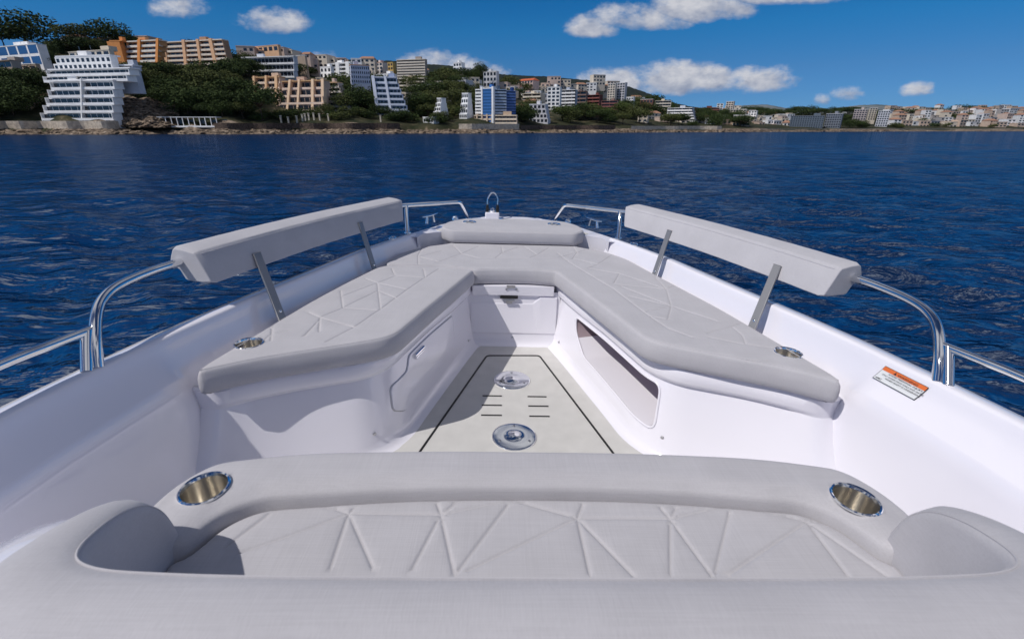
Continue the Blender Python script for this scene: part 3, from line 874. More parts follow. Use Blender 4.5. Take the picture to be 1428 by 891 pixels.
# ------------------------------------------------------------------ cushions
REAR=[[(-0.517,0.794),(-0.386,0.747),(-0.198,0.745),(-0.052,0.788),(0.082,0.739),(0.275,0.738),(0.425,0.782),(0.561,0.734)],[(-0.386,0.747),(-0.347,0.819)],[(-0.198,0.745),(-0.227,0.823)],[(-0.198,0.745),(-0.129,0.824)],[(-0.052,0.788),(-0.056,0.831)],[(-0.052,0.788),(0.006,0.832)],[(0.082,0.739),(0.123,0.824)],[(0.275,0.738),(0.248,0.815)],[(0.275,0.738),(0.333,0.809)],[(-0.386,0.747),(-0.38,0.621)],[(-0.386,0.747),(-0.306,0.621)],[(-0.198,0.745),(-0.234,0.616)],[(-0.198,0.745),(-0.16,0.613)],[(-0.052,0.788),(-0.151,0.613)],[(0.082,0.739),(-0.135,0.613)],[(0.082,0.739),(0.085,0.609)],[(0.082,0.739),(0.161,0.608)],[(0.275,0.738),(0.232,0.608)],[(0.275,0.738),(0.306,0.607)],[(0.425,0.782),(0.315,0.61)],[(0.561,0.734),(0.341,0.609)],[(0.561,0.734),(0.582,0.771)],[(0.561,0.734),(0.65,0.728)],[(0.561,0.734),(0.559,0.609)],[(0.561,0.734),(0.63,0.608)],[(0.425,0.782),(0.413,0.799)],[(0.425,0.782),(0.454,0.797)],[(-0.659,0.749),(-0.663,0.77)],[(-0.659,0.749),(-0.517,0.794)],[(-0.659,0.749),(-0.632,0.668)],[(-0.659,0.749),(-0.668,0.698)],[(-0.517,0.794),(-0.586,0.666)],[(-0.386,0.747),(-0.488,0.685),(-0.549,0.652)],[(-0.517,0.794),(-0.518,0.81)]]
LEFT=[[(-0.796,2.015),(-0.72,1.802)],[(-0.841,1.754),(-0.774,1.698)],[(-0.774,1.698),(-0.741,1.588)],[(-0.774,1.698),(-0.625,1.61)],[(-0.774,1.698),(-0.72,1.802)],[(-0.714,1.802),(-0.583,1.786)],[(-0.731,2.201),(-0.663,2.142)],[(-0.663,2.142),(-0.631,2.026),(-0.568,1.8)],[(-0.663,2.142),(-0.514,2.057)],[(-0.631,2.026),(-0.533,1.935)],[(-0.634,2.026),(-0.721,1.806)],[(-0.77,1.941),(-0.663,2.142)],[(-0.648,2.391),(-0.611,2.278)],[(-0.663,2.142),(-0.601,2.265)],[(-0.601,2.265),(-0.456,2.243)],[(-0.485,2.396),(-0.452,2.244)],[(-0.846,1.752),(-0.775,1.696),(-0.73,1.562)],[(-0.775,1.696),(-0.624,1.613)],[(-0.768,1.532),(-0.768,1.67)],[(-0.913,1.599),(-0.864,1.48)],[(-0.889,1.458),(-0.887,1.541)],[(-0.887,1.541),(-0.846,1.566)],[(-0.677,1.479),(-0.623,1.595),(-0.57,1.786),(-0.534,1.936),(-0.508,2.045),(-0.456,2.236),(-0.405,2.406)]]
RIGHT=[[(0.604,2.798),(0.471,2.567),(0.401,2.479)],[(0.401,2.479),(0.553,2.39),(0.484,2.218)],[(0.471,2.567),(0.35,2.679)],[(0.553,2.39),(0.722,2.141)],[(0.482,2.207),(0.718,2.141)],[(0.722,2.141),(0.666,1.905)],[(0.722,2.141),(0.799,2.214)],[(0.666,1.905),(0.512,2.163)],[(0.666,1.905),(0.534,1.83)],[(0.666,1.905),(0.598,1.744)],[(0.666,1.905),(0.798,1.738)],[(0.515,2.023),(0.666,1.905)],[(0.539,1.776),(0.598,1.744)],[(0.728,2.339),(0.722,2.141)],[(0.708,1.617),(0.833,1.686),(0.903,1.731)],[(0.833,1.686),(0.834,1.601),(0.808,1.521)],[(0.702,1.573),(0.798,1.521)],[(0.798,1.521),(0.921,1.486)],[(0.611,1.435),(0.708,1.402),(0.811,1.389)],[(0.283,2.691),(0.33,2.539),(0.401,2.314),(0.463,2.123),(0.5,1.935),(0.536,1.768),(0.569,1.651),(0.632,1.574)]]
FRONT=[[(-0.38,2.942),(-0.311,2.733)],[(-0.311,2.733),(-0.219,2.927)],[(-0.311,2.733),(-0.428,2.534)],[(-0.074,2.926),(-0.067,2.786),(-0.109,2.654)],[(-0.067,2.786),(0.033,2.937)],[(0.073,2.957),(0.139,2.748)],[(0.139,2.748),(0.231,2.951)],[(0.139,2.748),(0.092,2.673)],[(0.269,2.804),(0.317,2.587)],[(0.391,2.957),(0.392,2.831)],[(0.392,2.831),(0.473,2.933)],[(0.392,2.831),(0.338,2.663)],[(-0.309,2.725),(-0.207,2.645),(-0.109,2.654),(0.092,2.673),(0.253,2.688)],[(0.253,2.688),(0.392,2.831)],[(-0.564,2.847),(-0.556,2.668),(-0.52,2.447)],[(-0.552,2.644),(-0.423,2.541)],[(-0.439,2.78),(-0.544,2.645)],[(-0.515,2.533),(-0.326,2.641)]]

def child_of_boatframe(o): o.matrix_world = BOAT_T
TIPC = .02
def seat_poly(s):
    # outer edge from the tip forward, then along the joint with the front cushion, then the inner edge back
    P = [(.985,1.235,.018),(.985,1.30,.02),(.957,1.45,.2),(.915,1.68,.2),(.877,1.88,.2),(.813,2.13,.2),(.738,2.395,.03),(.690,2.452,.02),(.40,2.449,.05),(.2185,2.395,.012),(.30,2.10,.3),(.385,1.80,.25),(.455,1.53,.10),(.58,1.466,.12),(.85,1.343,.3)]
    return [(s*p[0], p[1]+(.014 if p[1] < 1.24 else 0), p[2]) for p in P]
o = cushion('seat_cushion', seat_poly(-1), .340, .425, .017, M['fabric'], None, LEFT, .0042, .0012, .014, holes=[(-.925, 1.452, .041)], seed=2, corner=.03)
child_of_boatframe(o); tag(o, 'grey quilted cushion on the left hand seat, its inner edge shaded', 'cushion')
cup_holder((-.925, 1.452, .4245), .041, o)
# the other cushion runs in one piece across the bow and down the right hand seat
PR = [(-.6935,2.462,.02),(-.400,2.459,.05),(-.2115,2.404,.010),(-.10,2.430,.1),(.10,2.432,.1),(.2150,2.402,.012),(.30,2.10,.3),(.385,1.80,.25),(.455,1.53,.10),(.58,1.466,.12),(.85,1.343,.3),(.985,1.249,.018),(.985,1.30,.02),(.957,1.45,.2),(.915,1.68,.2),(.877,1.88,.2),(.813,2.13,.2),(.738,2.42,.2),
      (.668,2.72,.12),(.565,2.885,.1),(.42,2.985,.06),(.38,3.06,.02),(-.38,3.06,.02),(-.42,2.985,.06),(-.565,2.885,.1),(-.668,2.72,.12),(-.715,2.49,.03)]
o = cushion('seat_cushion', PR, .340, .426, .017, M['fabric'], None, FRONT+RIGHT, .0042, .0012, .014, holes=[(.925, 1.452, .041)], seed=4, corner=.03)
child_of_boatframe(o); tag(o, 'large grey quilted cushion running across the bow and down the right hand seat', 'cushion')
cup_holder((.925, 1.452, .4255), .041, o)
PB = [(-.40,2.985,.03),(-.475,3.07,.05),(-.455,3.22,.05),(-.37,3.37,.05),(-.20,3.40,.1),(.20,3.40,.1),(.37,3.37,.05),(.455,3.22,.05),(.475,3.07,.05),(.40,2.985,.03)]
o = cushion('bow_cushion', [(x*1.0, y, r_) for x, y, r_ in PB], .430, .520, .022, M['fabric'], None, [], 0, 0, .02, holes=[(-.295,3.235,.040),(.285,3.235,.040)], seed=5, zfun=lambda P: -.012*np.clip((3.15-P[:, 1])/.15, 0, 1)); child_of_boatframe(o)
tag(o, 'plain grey bolster cushion at the very bow with two cup holders', 'cushion')
for x in (-.295, .285): cup_holder((x, 3.235, .5205), .040, o)

def headrest(s):
    """padded backrest bar gripping the rail; section swept along it"""
    sec = [(0,0),(.022,.05),(.046,.098),(.054,.107),(.10,.116),(.138,.119),(.147,.112),(.160,.085),(.172,.058),(.168,.052),(.150,.046),(.135,.036),(.125,.018),(.115,.0),(.105,-.004),(.04,-.006)]
    n = len(sec); V = []; F = []
    N_ = 70
    c0 = np.array([1.073,1.572,.593]); c1 = np.array([.655,2.825,.596]); 
    for i in range(N_+1):
        t = i/N_
        p = c0*(1-t)+c1*t; p[0] += .035*math.sin(t*math.pi)
        if i == 0: pass
        d = (c1-c0); d[0] += .035*math.pi*math.cos(t*math.pi); d /= np.linalg.norm(d)
        out = np.array([d[1], -d[0], 0]); out /= np.linalg.norm(out)
        e = min(t, 1-t)*np.linalg.norm(c1-c0)
        sh = 0.0 if e > .02 else (1-math.sqrt(max(0, 1-((.02-e)/.02)**2)))*.006
        for j, (a, b) in enumerate(sec):
            ca, cb = .085, .06
            a2 = a+(ca-a)*sh/.06; b2 = b+(cb-b)*sh/.06
            w = .0008*math.sin(i*.9+j)+.001*math.sin(i*.23+j*2.1)
            # far end is cut on the slant: lower edge reaches further forward
            sl = .085*(b/.12)*max(0, (t-.9)/.1)+.045*(b/.12)*max(0, (.1-t)/.1)*0
            q = p+out*(a2+w)+np.array([0, 0, b2])+d*sl*.9
            V.append((s*q[0], q[1], q[2]))
    for i in range(N_):
        for j in range(n):
            q = (i*n+j, i*n+(j+1)%n, (i+1)*n+(j+1)%n, (i+1)*n+j); F.append(q[::-1] if s > 0 else q)
    c = [tuple(range(n)), tuple(N_*n+j for j in range(n))[::-1]]
    F += c if s > 0 else [x[::-1] for x in c]
    o = mesh_obj('backrest_cushion', V, F, M['fabric'], None, True, 38)
    bv = o.modifiers.new('b', 'BEVEL'); bv.width = .0035; bv.segments = 3; bv.limit_method = 'ANGLE'; bv.angle_limit = R(28)
    child_of_boatframe(o)
    # seam cord along the upper inner edge
    m = MB(); pts = [Vector(V[i*n+2])+Vector((0,0,-.001)) for i in range(1, N_)]
    m.tube(pts, .0022, 6); m.build('piping', M['fabric'], o)
    m = MB(); pc = Vector((s*1.180, 1.640, .66)); ax = Vector((s*.25,-.97,0)).normalized()
    m.lathe([(.0155, .004), (.022, .003), (.022, -.006)], pc+ax*.012, 24, ax); m.build('grommet', M['steel'], o)
    return o
tag(headrest(-1), 'long padded grey backrest on the left rail, its inner face in shade', 'backrest')
tag(headrest(1), 'long padded grey backrest on the right rail, its inner face in sun', 'backrest')

# ------------------------------------------------------------------ helm-front seat in the foreground
seat = empty('lounge_seat', None, BOAT_T)
tag(seat, 'wide grey quilted lounge seat in the foreground with armrests and two cup holders', 'seat')
b_ = MB(); b_.box(-.66, .66, .30, .86, .0, .27)
bb_ = b_.build('seat_plinth', M['gelcoat_inner'], seat); q = bb_.modifiers.new('b', 'BEVEL'); q.width = .03; q.segments = 4
INN = [(.655,.645,.03),(.625,.722,.05),(.570,.764,.06),(.28,.795,.2),(0,.801,.2),(-.28,.795,.2),(-.570,.764,.06),(-.625,.722,.05),(-.655,.645,.03)]
PQ_ = [(.672,.632,.02)]+[(x*.992, y-.003, r_) for x, y, r_ in INN]+[(-.672,.632,.02),(-.66,.33,.03),(.66,.33,.03)]
cushion('seat_cushion', PQ_, .255, .380, .014, M['fabric'], seat, REAR, .0044, .0014, .012, seed=21, pipe=False, zfun=lambda P: .004-.03*np.clip((.60-P[:, 1])/.3, 0, 1))
OUT = [(.765,.665,.03),(.772,.77,.06),(.725,.866,.06),(.541,.905,.1),(.25,.920,.3),(-.25,.920,.3),(-.541,.905,.1),(-.725,.866,.06),(-.772,.77,.06),(-.765,.665,.03)]
PBo = [(.690,.630,.02)]+OUT[:0]+[(.765,.655,.03)]+OUT[1:-1]+[(-.765,.655,.03),(-.690,.630,.02)]+INN[::-1]
def bz(P):
    Ia = np.array([p[:2] for p in INN]); d = seg_dist(P, Ia[:-1], Ia[1:])
    return -.015*np.exp(-(d/.022)**2)*1.0-.010*np.clip((np.abs(P[:, 0])-.70)/.06, 0, 1)
bo = cushion('bolster', PBo, .26, .418, .024, M['fabric'], seat, [], 0, 0, .012, holes=[(-.684,.776,.0425),(.672,.760,.0425)], seed=31, pipe=False, zfun=bz)
for x, y in ((-.684,.776),(.672,.760)): cup_holder((x, y, .4178), .0425, bo, tilt=(math.copysign(-.02, x), -.03, 1))

def wrap():
    """armrests and backrest in one sweep: (inner x,y,ztop, outer dx,dy)"""
    half = [  # inner edge x, y, top z, outer edge x, y
        (.667,.662,.425,.712,.668),(.667,.650,.475,.730,.660),(.667,.628,.512,.740,.642),(.664,.598,.538,.742,.600),(.655,.555,.562,.740,.545),(.640,.505,.582,.738,.480),
        (.622,.468,.596,.728,.425),(.600,.447,.602,.712,.385),(.560,.434,.606,.680,.350),(.50,.427,.610,.60,.322),(.38,.421,.613,.42,.308),(.2,.418,.615,.21,.302),(0,.417,.616,0,.300)]
    sp = spline(half, 5)
    st = [tuple(q) for q in sp]+[(-q[0], q[1], q[2], -q[3], q[4]) for q in sp[::-1][1:]]
    V = []; F = []
    n = None
    for (ix, iy, z, ox, oy) in st:
        i_ = Vector((ix, iy, 0)); o_ = Vector((ox, oy, 0)); d = o_-i_
        def P(t, zz): return tuple(i_+d*t+Vector((0, 0, zz)))
        row = [P(0.0, .25), P(0.0, z-.06), P(.0, z-.016), P(.02, z-.006), P(.07, z-.0005), P(.25, z+.006), P(.5, z+.008), P(.75, z+.003), P(.90, z-.006), P(.97, z-.016), P(1.0, z-.03), P(1.02, z-.10), P(1.03, z-.20), P(1.0, -.02)]
        V += row; n = len(row)
    m = len(st)
    for i in range(m-1):
        for j in range(n-1): F.append((i*n+j, (i+1)*n+j, (i+1)*n+j+1, i*n+j+1))
    F.append(tuple(range(n))); F.append(tuple((m-1)*n+j for j in range(n))[::-1])
    o = mesh_obj('backrest', V, F, M['fabric'], seat, True, 50)
    # welts with rows of stitches along the front edge and the back edge
    for col, off, nm in ((4, 0, 'front_welt'), (9, 0, 'rear_welt')):
        pts = [Vector(V[i*n+col])+Vector((0, 0, .0006)) for i in range(m)]
        w = MB(); w.tube(pts, .0016, 6); welt = w.build(nm, M['fabric'], o)
        if col == 4: continue
        R_ = resample([tuple(p) for p in pts], 700); s_ = MB()
        for k in range(2, 697, 3):
            a = Vector(R_[k]); b = Vector(R_[k+1]); 
            for sg in (-1, 1):
                q = Vector((0, sg*.0045, -.0004 if col == 4 else (-.0022 if sg < 0 else .001)))
                e = [a+q, b+q]; s_.tube(e, .0006, 4)
        st_ = s_.build('stitching', M['fabric'] if col == 4 else M['thread'], welt)
mat('thread', (.50, .50, .51), .85)
wrap()
# ------------------------------------------------------------------ sea
def water():
    m = bpy.data.materials.new('sea_water'); m.use_nodes = True; nt = m.node_tree; N = nt.nodes; L = nt.links; N.clear()
    tc = N.new('ShaderNodeTexCoord')
    def noise(scale, sx, sy, rot, det=3, rough=.5, dist=0.):
        mp = N.new('ShaderNodeMapping'); mp.inputs['Scale'].default_value = (sx, sy, 1); mp.inputs['Rotation'].default_value = (0, 0, R(rot))
        L.new(tc.outputs['Object'], mp.inputs['Vector'])
        no = N.new('ShaderNodeTexNoise'); no.inputs['Scale'].default_value = scale; no.inputs['Detail'].default_value = det
        no.inputs['Roughness'].default_value = rough; no.inputs['Distortion'].default_value = dist
        L.new(mp.outputs[0], no.inputs['Vector']); return no.outputs[0]
    def mul(a, k):
        x = N.new('ShaderNodeMath'); x.operation = 'MULTIPLY'; L.new(a, x.inputs[0]); x.inputs[1].default_value = k; return x.outputs[0]
    def add(a, b):
        x = N.new('ShaderNodeMath'); x.operation = 'ADD'; L.new(a, x.inputs[0]); L.new(b, x.inputs[1]); return x.outputs[0]
    h = add(add(mul(noise(.55, .42, 1.0, 12, 3, .6, .7), .30), mul(noise(1.7, .5, 1.0, -12, 3, .6, .9), .13)), mul(noise(6.5, .6, 1.0, 8, 3, .6, .5), .015))
    bp = N.new('ShaderNodeBump'); bp.inputs['Strength'].default_value = 1.0; bp.inputs['Distance'].default_value = 1.0
    L.new(h, bp.inputs['Height'])
    wind = N.new('ShaderNodeMapRange'); wind.inputs[1].default_value = .35; wind.inputs[2].default_value = .65; wind.inputs[3].default_value = .75; wind.inputs[4].default_value = 1.15
    L.new(noise(.045, .35, 1.0, 5, 4, .6), wind.inputs[0]); L.new(wind.outputs[0], bp.inputs['Strength'])
    df = N.new('ShaderNodeBsdfDiffuse'); gl = N.new('ShaderNodeBsdfGlossy'); gl.inputs['Roughness'].default_value = .10
    big = noise(.02, .3, 1.0, 0, 3, .6)
    col = N.new('ShaderNodeMix'); col.data_type = 'RGBA'; L.new(big, col.inputs[0])
    col.inputs[6].default_value = (.0006, .009, .036, 1); col.inputs[7].default_value = (.0014, .018, .064, 1)
    L.new(col.outputs[2], df.inputs['Color']); L.new(bp.outputs[0], df.inputs['Normal']); L.new(bp.outputs[0], gl.inputs['Normal'])
    gl.inputs['Color'].default_value = (.80, .90, 1.0, 1)
    fr = N.new('ShaderNodeFresnel'); fr.inputs['IOR'].default_value = 1.33; L.new(bp.outputs[0], fr.inputs['Normal'])
    mn = N.new('ShaderNodeMath'); mn.operation = 'MINIMUM'; L.new(fr.outputs[0], mn.inputs[0]); mn.inputs[1].default_value = .33
    mx = N.new('ShaderNodeMixShader'); L.new(mn.outputs[0], mx.inputs[0]); L.new(df.outputs[0], mx.inputs[1]); L.new(gl.outputs[0], mx.inputs[2])
    out = N.new('ShaderNodeOutputMaterial'); L.new(mx.outputs[0], out.inputs[0])
    # real wave relief round the boat, finer where one stands close; it calms into the flat far sheet
    rs = np.random.RandomState(12)
    na, nr = 1150, 470
    ang = np.linspace(-1.22, 1.22, na); rad = 1.2*np.exp(np.linspace(0, math.log(560/1.2), nr))
    A, RR = np.meshgrid(ang, rad, indexing='ij'); X = RR*np.sin(A); Y = RR*np.cos(A)
    dr = RR*(math.log(560/1.2)/nr); Zz = np.zeros_like(X); DX = np.zeros_like(X); DY = np.zeros_like(X)
    for i in range(120):
        lam = .20*(32 ** rs.rand()); k = 2*math.pi/lam; th = R(68)+rs.normal()*R(34); kx, ky = k*math.cos(th), k*math.sin(th); ph = rs.rand()*6.28
        a_ = .0046*lam**.85*(1 if lam < 1.6 else (1.6/lam)**.7)
        a_ = a_*np.clip((lam/dr-2.2)/2.5, 0, 1)*np.clip((560-RR)/200, 0, 1)
        p = kx*X+ky*Y+ph; Zz += a_*np.cos(p); DX -= .8*a_*kx/k*np.sin(p); DY -= .8*a_*ky/k*np.sin(p)
    co = np.stack([X+DX, Y+DY, Zz], -1).reshape(-1, 3)
    ii = (np.arange(na-1)[:, None]*nr+np.arange(nr-1)[None]).ravel()
    fc = np.stack([ii, ii+nr, ii+nr+1, ii+1], 1)[:, ::-1]
    # outer sheet: ring to the horizon
    e0 = len(co); rim = np.arange(na)*nr+nr-1
    far = np.stack([16000*np.sin(ang), 16000*np.cos(ang), np.zeros(na)], -1)
    co = np.vstack([co, far]); j = np.arange(na-1)
    fc = np.vstack([fc, np.stack([rim[j], e0+j, e0+j+1, rim[j+1]], 1)])
    me = bpy.data.meshes.new('sea'); me.vertices.add(len(co)); me.vertices.foreach_set('co', co.ravel().astype('f4'))
    me.loops.add(len(fc)*4); me.loops.foreach_set('vertex_index', fc.ravel().astype('i4'))
    me.polygons.add(len(fc)); me.polygons.foreach_set('loop_start', (np.arange(len(fc))*4).astype('i4')); me.polygons.foreach_set('loop_total', np.full(len(fc), 4, 'i4'))
    me.polygons.foreach_set('use_smooth', np.ones(len(fc), bool)); me.update(calc_edges=True); me.materials.append(m)
    o = bpy.data.objects.new('sea', me); link(o); o['kind'] = 'structure'
    # the rest of the sea, round behind the boat
    S = 16000; V = [(0, 0, -.02)]+[(S*math.sin(t), S*math.cos(t), -.02) for t in np.linspace(1.22, 2*math.pi-1.22, 40)]
    o2 = mesh_obj('sea_behind', V, [(0, i+1, i) for i in range(1, 40)], m, None, False); o2['kind'] = 'structure'
    return o
water()
# ------------------------------------------------------------------ the shore: terrain laid out by bearing and distance
def upx(px): return pdir(px, 180)[0]
TS = [(-260,200),(0,222),(300,238),(600,272),(700,300),(850,350),(1000,400),(1100,450),(1240,520),(1428,580),(1700,640)]
TR = [(-260,330),(0,335),(200,350),(300,380),(500,450),(620,480),(700,480),(850,620),(1000,820),(1100,950),(1428,1150),(1700,1200)]
TRW = [(-260,62),(0,66),(100,63),(200,64),(260,72),(320,86),(400,97),(450,106),(520,120),(600,124),(640,116),(700,122),(760,132),(850,149),(950,157),(1040,160),(1150,157),(1240,160),(1320,158),(1428,157),(1700,160)]
def tab(T, px): return float(np.interp(px, [a for a, b in T], [b for a, b in T]))
def px_of_u(u): return 714+u/0.927*655
def h2(x, y, s):
    return (math.sin(x*s+1.3)+math.sin(y*s*1.3+x*s*.4)+math.sin((x+y)*s*.7+2.)+math.sin((x-y)*s*1.9+4.))/4
def ground(u, Y):
    px = px_of_u(u); ys = tab(TS, px)+5*math.sin(px*.035)+2.5*math.sin(px*.11+1); yr = tab(TR, px)
    hr = EYE+pdir(px, tab(TRW, px))[1]*yr
    left = np.clip((800-px)/250, 0, 1)
    d = Y-ys
    terr = 4.6*left+2.6*(1-left)
    if d < 0: return -2.5+(2.6)*math.exp(d/3) if d > -12 else -2.5
    if d < 7: return .1+1.7*(d/7)**.6+.35*h2(u*Y, Y, .9)
    if d < 10: return 1.8+(terr-1.8)*(d-7)/3
    t = min(1.0, (d-10)/(yr-ys-10))
    h = terr+(hr-terr)*t
    edge = np.clip((px+1500)/1250, 0, 1)*np.clip((3000-px)/1300, 0, 1); edge = edge*edge*(3-2*edge)
    h = terr+(h-terr)*edge
    h += 1.6*h2(u*Y, Y, .055)*min(1, t*6)*(1-t)
    if Y > yr: h = (terr+(hr-terr)*edge)-(Y-yr)*.06*edge
    return h
def hit(px, py):
    u, v = pdir(px, py)
    Y = tab(TS, px)-12; prev = Y
    while Y < 1500:
        if ground(u, Y) > EYE+v*Y and v*Y+EYE > -0.5: return u, Y, ground(u, Y)
        Y += 1.5
    Y = tab(TR, px); return u, Y, ground(u, Y)

def far_mat(name, c1, c2, scale, rough=.9, c3=None, thr=(.4, .6), bump=None):
    m = bpy.data.materials.new(name); m.use_nodes = True; nt = m.node_tree; N = nt.nodes; L = nt.links; b = N['Principled BSDF']
    b.inputs['Roughness'].default_value = rough; b.inputs['Specular IOR Level'].default_value = .2
    tc = N.new('ShaderNodeTexCoord'); no = N.new('ShaderNodeTexNoise'); no.inputs['Scale'].default_value = scale; no.inputs['Detail'].default_value = 8; no.inputs['Roughness'].default_value = .65
    L.new(tc.outputs['Object'], no.inputs['Vector'])
    r = N.new('ShaderNodeValToRGB'); r.color_ramp.elements[0].position = thr[0]; r.color_ramp.elements[1].position = thr[1]
    r.color_ramp.elements[0].color = (*c1, 1); r.color_ramp.elements[1].color = (*c2, 1)
    if c3: e = r.color_ramp.elements.new(min(.99, thr[1]+.12)); e.color = (*c3, 1)
    L.new(no.outputs[0], r.inputs[0]); L.new(r.outputs[0], b.inputs['Base Color'])
    if bump:
        bp = N.new('ShaderNodeBump'); bp.inputs['Strength'].default_value = 1; bp.inputs['Distance'].default_value = bump; L.new(no.outputs[0], bp.inputs['Height']); L.new(bp.outputs[0], b.inputs['Normal'])
    M[name] = m; return m
far_mat('scrub', (.016, .022, .008), (.055, .050, .026), .12, c3=(.22, .17, .12), thr=(.42, .60), bump=.8)
far_mat('rock', (.055, .042, .032), (.25, .19, .14), .45, c3=(.46, .38, .30), thr=(.36, .58), bump=.6)
far_mat('forest', (.008, .013, .009), (.026, .036, .022), .05, c3=(.14, .13, .10), thr=(.40, .68), bump=9)
far_mat('mountain_rock', (.07, .09, .09), (.17, .18, .18), .0016)
far_mat('foliage', (.017, .031, .009), (.068, .098, .026), .5, thr=(.35, .65))
far_mat('foliage_olive', (.036, .048, .014), (.12, .135, .042), .5, thr=(.35, .65))
far_mat('foliage_bright', (.040, .062, .014), (.10, .13, .035), .5, thr=(.35, .65))
far_mat('bark', (.05, .035, .025), (.12, .09, .065), 1.5)
mat('far_glass', (.025, .032, .045), .12, spec=.6)
mat('far_glass_blue', (.03, .10, .26), .15, spec=.6)
WALLS = {}
def wallmat(c):
    k = 'wall_%02d_%02d_%02d' % tuple(int(x*99) for x in c)
    if k not in M: mat(k, c, .85, var=(.35, .09), spec=.2)
    return M[k]

def terrain():
    us = np.r_[np.linspace(upx(-1500), upx(-270), 90), np.linspace(upx(-260), upx(1700), 420), np.linspace(upx(1712), upx(3000), 90)]
    ds = np.r_[-12, -6, -3, -1, 0, .6, 1.3, 2, 3, 4, 5, 6, 7, 8, 9, 10, 12, 15, np.linspace(20, 1000, 90)]
    V = []; F = []
    for u in us:
        ys = tab(TS, px_of_u(u))
        span = tab(TR, px_of_u(u))+150-ys
        for d in ds:
            dd = d if d <= 15 else 15+(d-15)/985*(span-15)
            V.append((u*(ys+dd), ys+dd, ground(u, ys+dd)))
    n = len(ds)
    for i in range(len(us)-1):
        for j in range(n-1): F.append((i*n+j, (i+1)*n+j, (i+1)*n+j+1, i*n+j+1))
    o = mesh_obj('hillside', V, F, M['scrub'], None, True); o['kind'] = 'structure'
    o.data.materials.append(M['rock'])
    for p in o.data.polygons:
        j = p.index % (n-1)
        if j < 13: p.material_index = 1
    # bare cliff under the orange apartments
    return o
terrain()
def ridge(name, rows, D, m, back=600, amp=0., seed=0, depth=400):
    rs = np.random.RandomState(seed); px = np.arange(rows[0][0], rows[-1][0]+1, 3.0); V = []; F = []
    K = 14
    for i, p in enumerate(px):
        r = np.interp(p, [a for a, b in rows], [b for a, b in rows]) + amp*(rs.rand()-.5)
        u, v = pdir(p, r); top = EYE+v*D
        for k in range(K):
            t = k/(K-1); Y = D-depth*(1-t)*(1) ; z = -1+(top+1)*(t**.85)
            z += top*.03*math.sin(p*.07+k*1.3)*math.sin(t*math.pi)
            V.append((u*Y, Y, z))
    for i in range(len(px)-1):
        for k in range(K-1): F.append((i*K+k, (i+1)*K+k, (i+1)*K+k+1, i*K+k+1))
    o = mesh_obj(name, V, F, m, None, True); o['kind'] = 'structure'; return o
ridge('far_hill', [(380,88),(430,83),(470,83),(520,84),(560,86),(600,90),(640,93),(700,104),(760,107),(820,112),(865,117),(905,131),(940,144),(990,154),(1010,172)], 1900, M['forest'], amp=1.0, depth=900)
ridge('mountain', [(960,156),(1010,151),(1040,147),(1070,146),(1090,150),(1130,156),(1165,151),(1200,147),(1225,146),(1260,149),(1300,150),(1340,154),(1430,154),(1500,150),(1600,156)], 11000, M['mountain_rock'], amp=.6, depth=4000)

# ------------------------------------------------------------------ trees
def leaf_cloud(blobs, n, size, seed, flat=.0):
    rs = np.random.RandomState(seed); V = []; F = []
    w = np.array([b[3]**2 for b in blobs]); w = w/w.sum()
    for bi, (cx_, cy_, cz_, rr, rz) in enumerate(blobs):
        k = int(n*w[bi])
        for _ in range(k):
            d = rs.normal(size=3); d /= np.linalg.norm(d); q = (.62+.38*rs.rand()**.5)
            if rs.rand() < .2: q *= .7
            p = np.array([cx_+d[0]*rr*q, cy_+d[1]*rr*q, cz_+d[2]*rz*q])
            t = rs.normal(size=3); t /= np.linalg.norm(t); b = np.cross(t, d+rs.normal(size=3)*.5); b /= np.linalg.norm(b)+1e-9
            s_ = size*(.6+.8*rs.rand()); i = len(V)
            V += [p-t*s_, p+b*s_*.7, p+t*s_, p-b*s_*.7]; F.append((i, i+1, i+2, i+3))
    return V, F
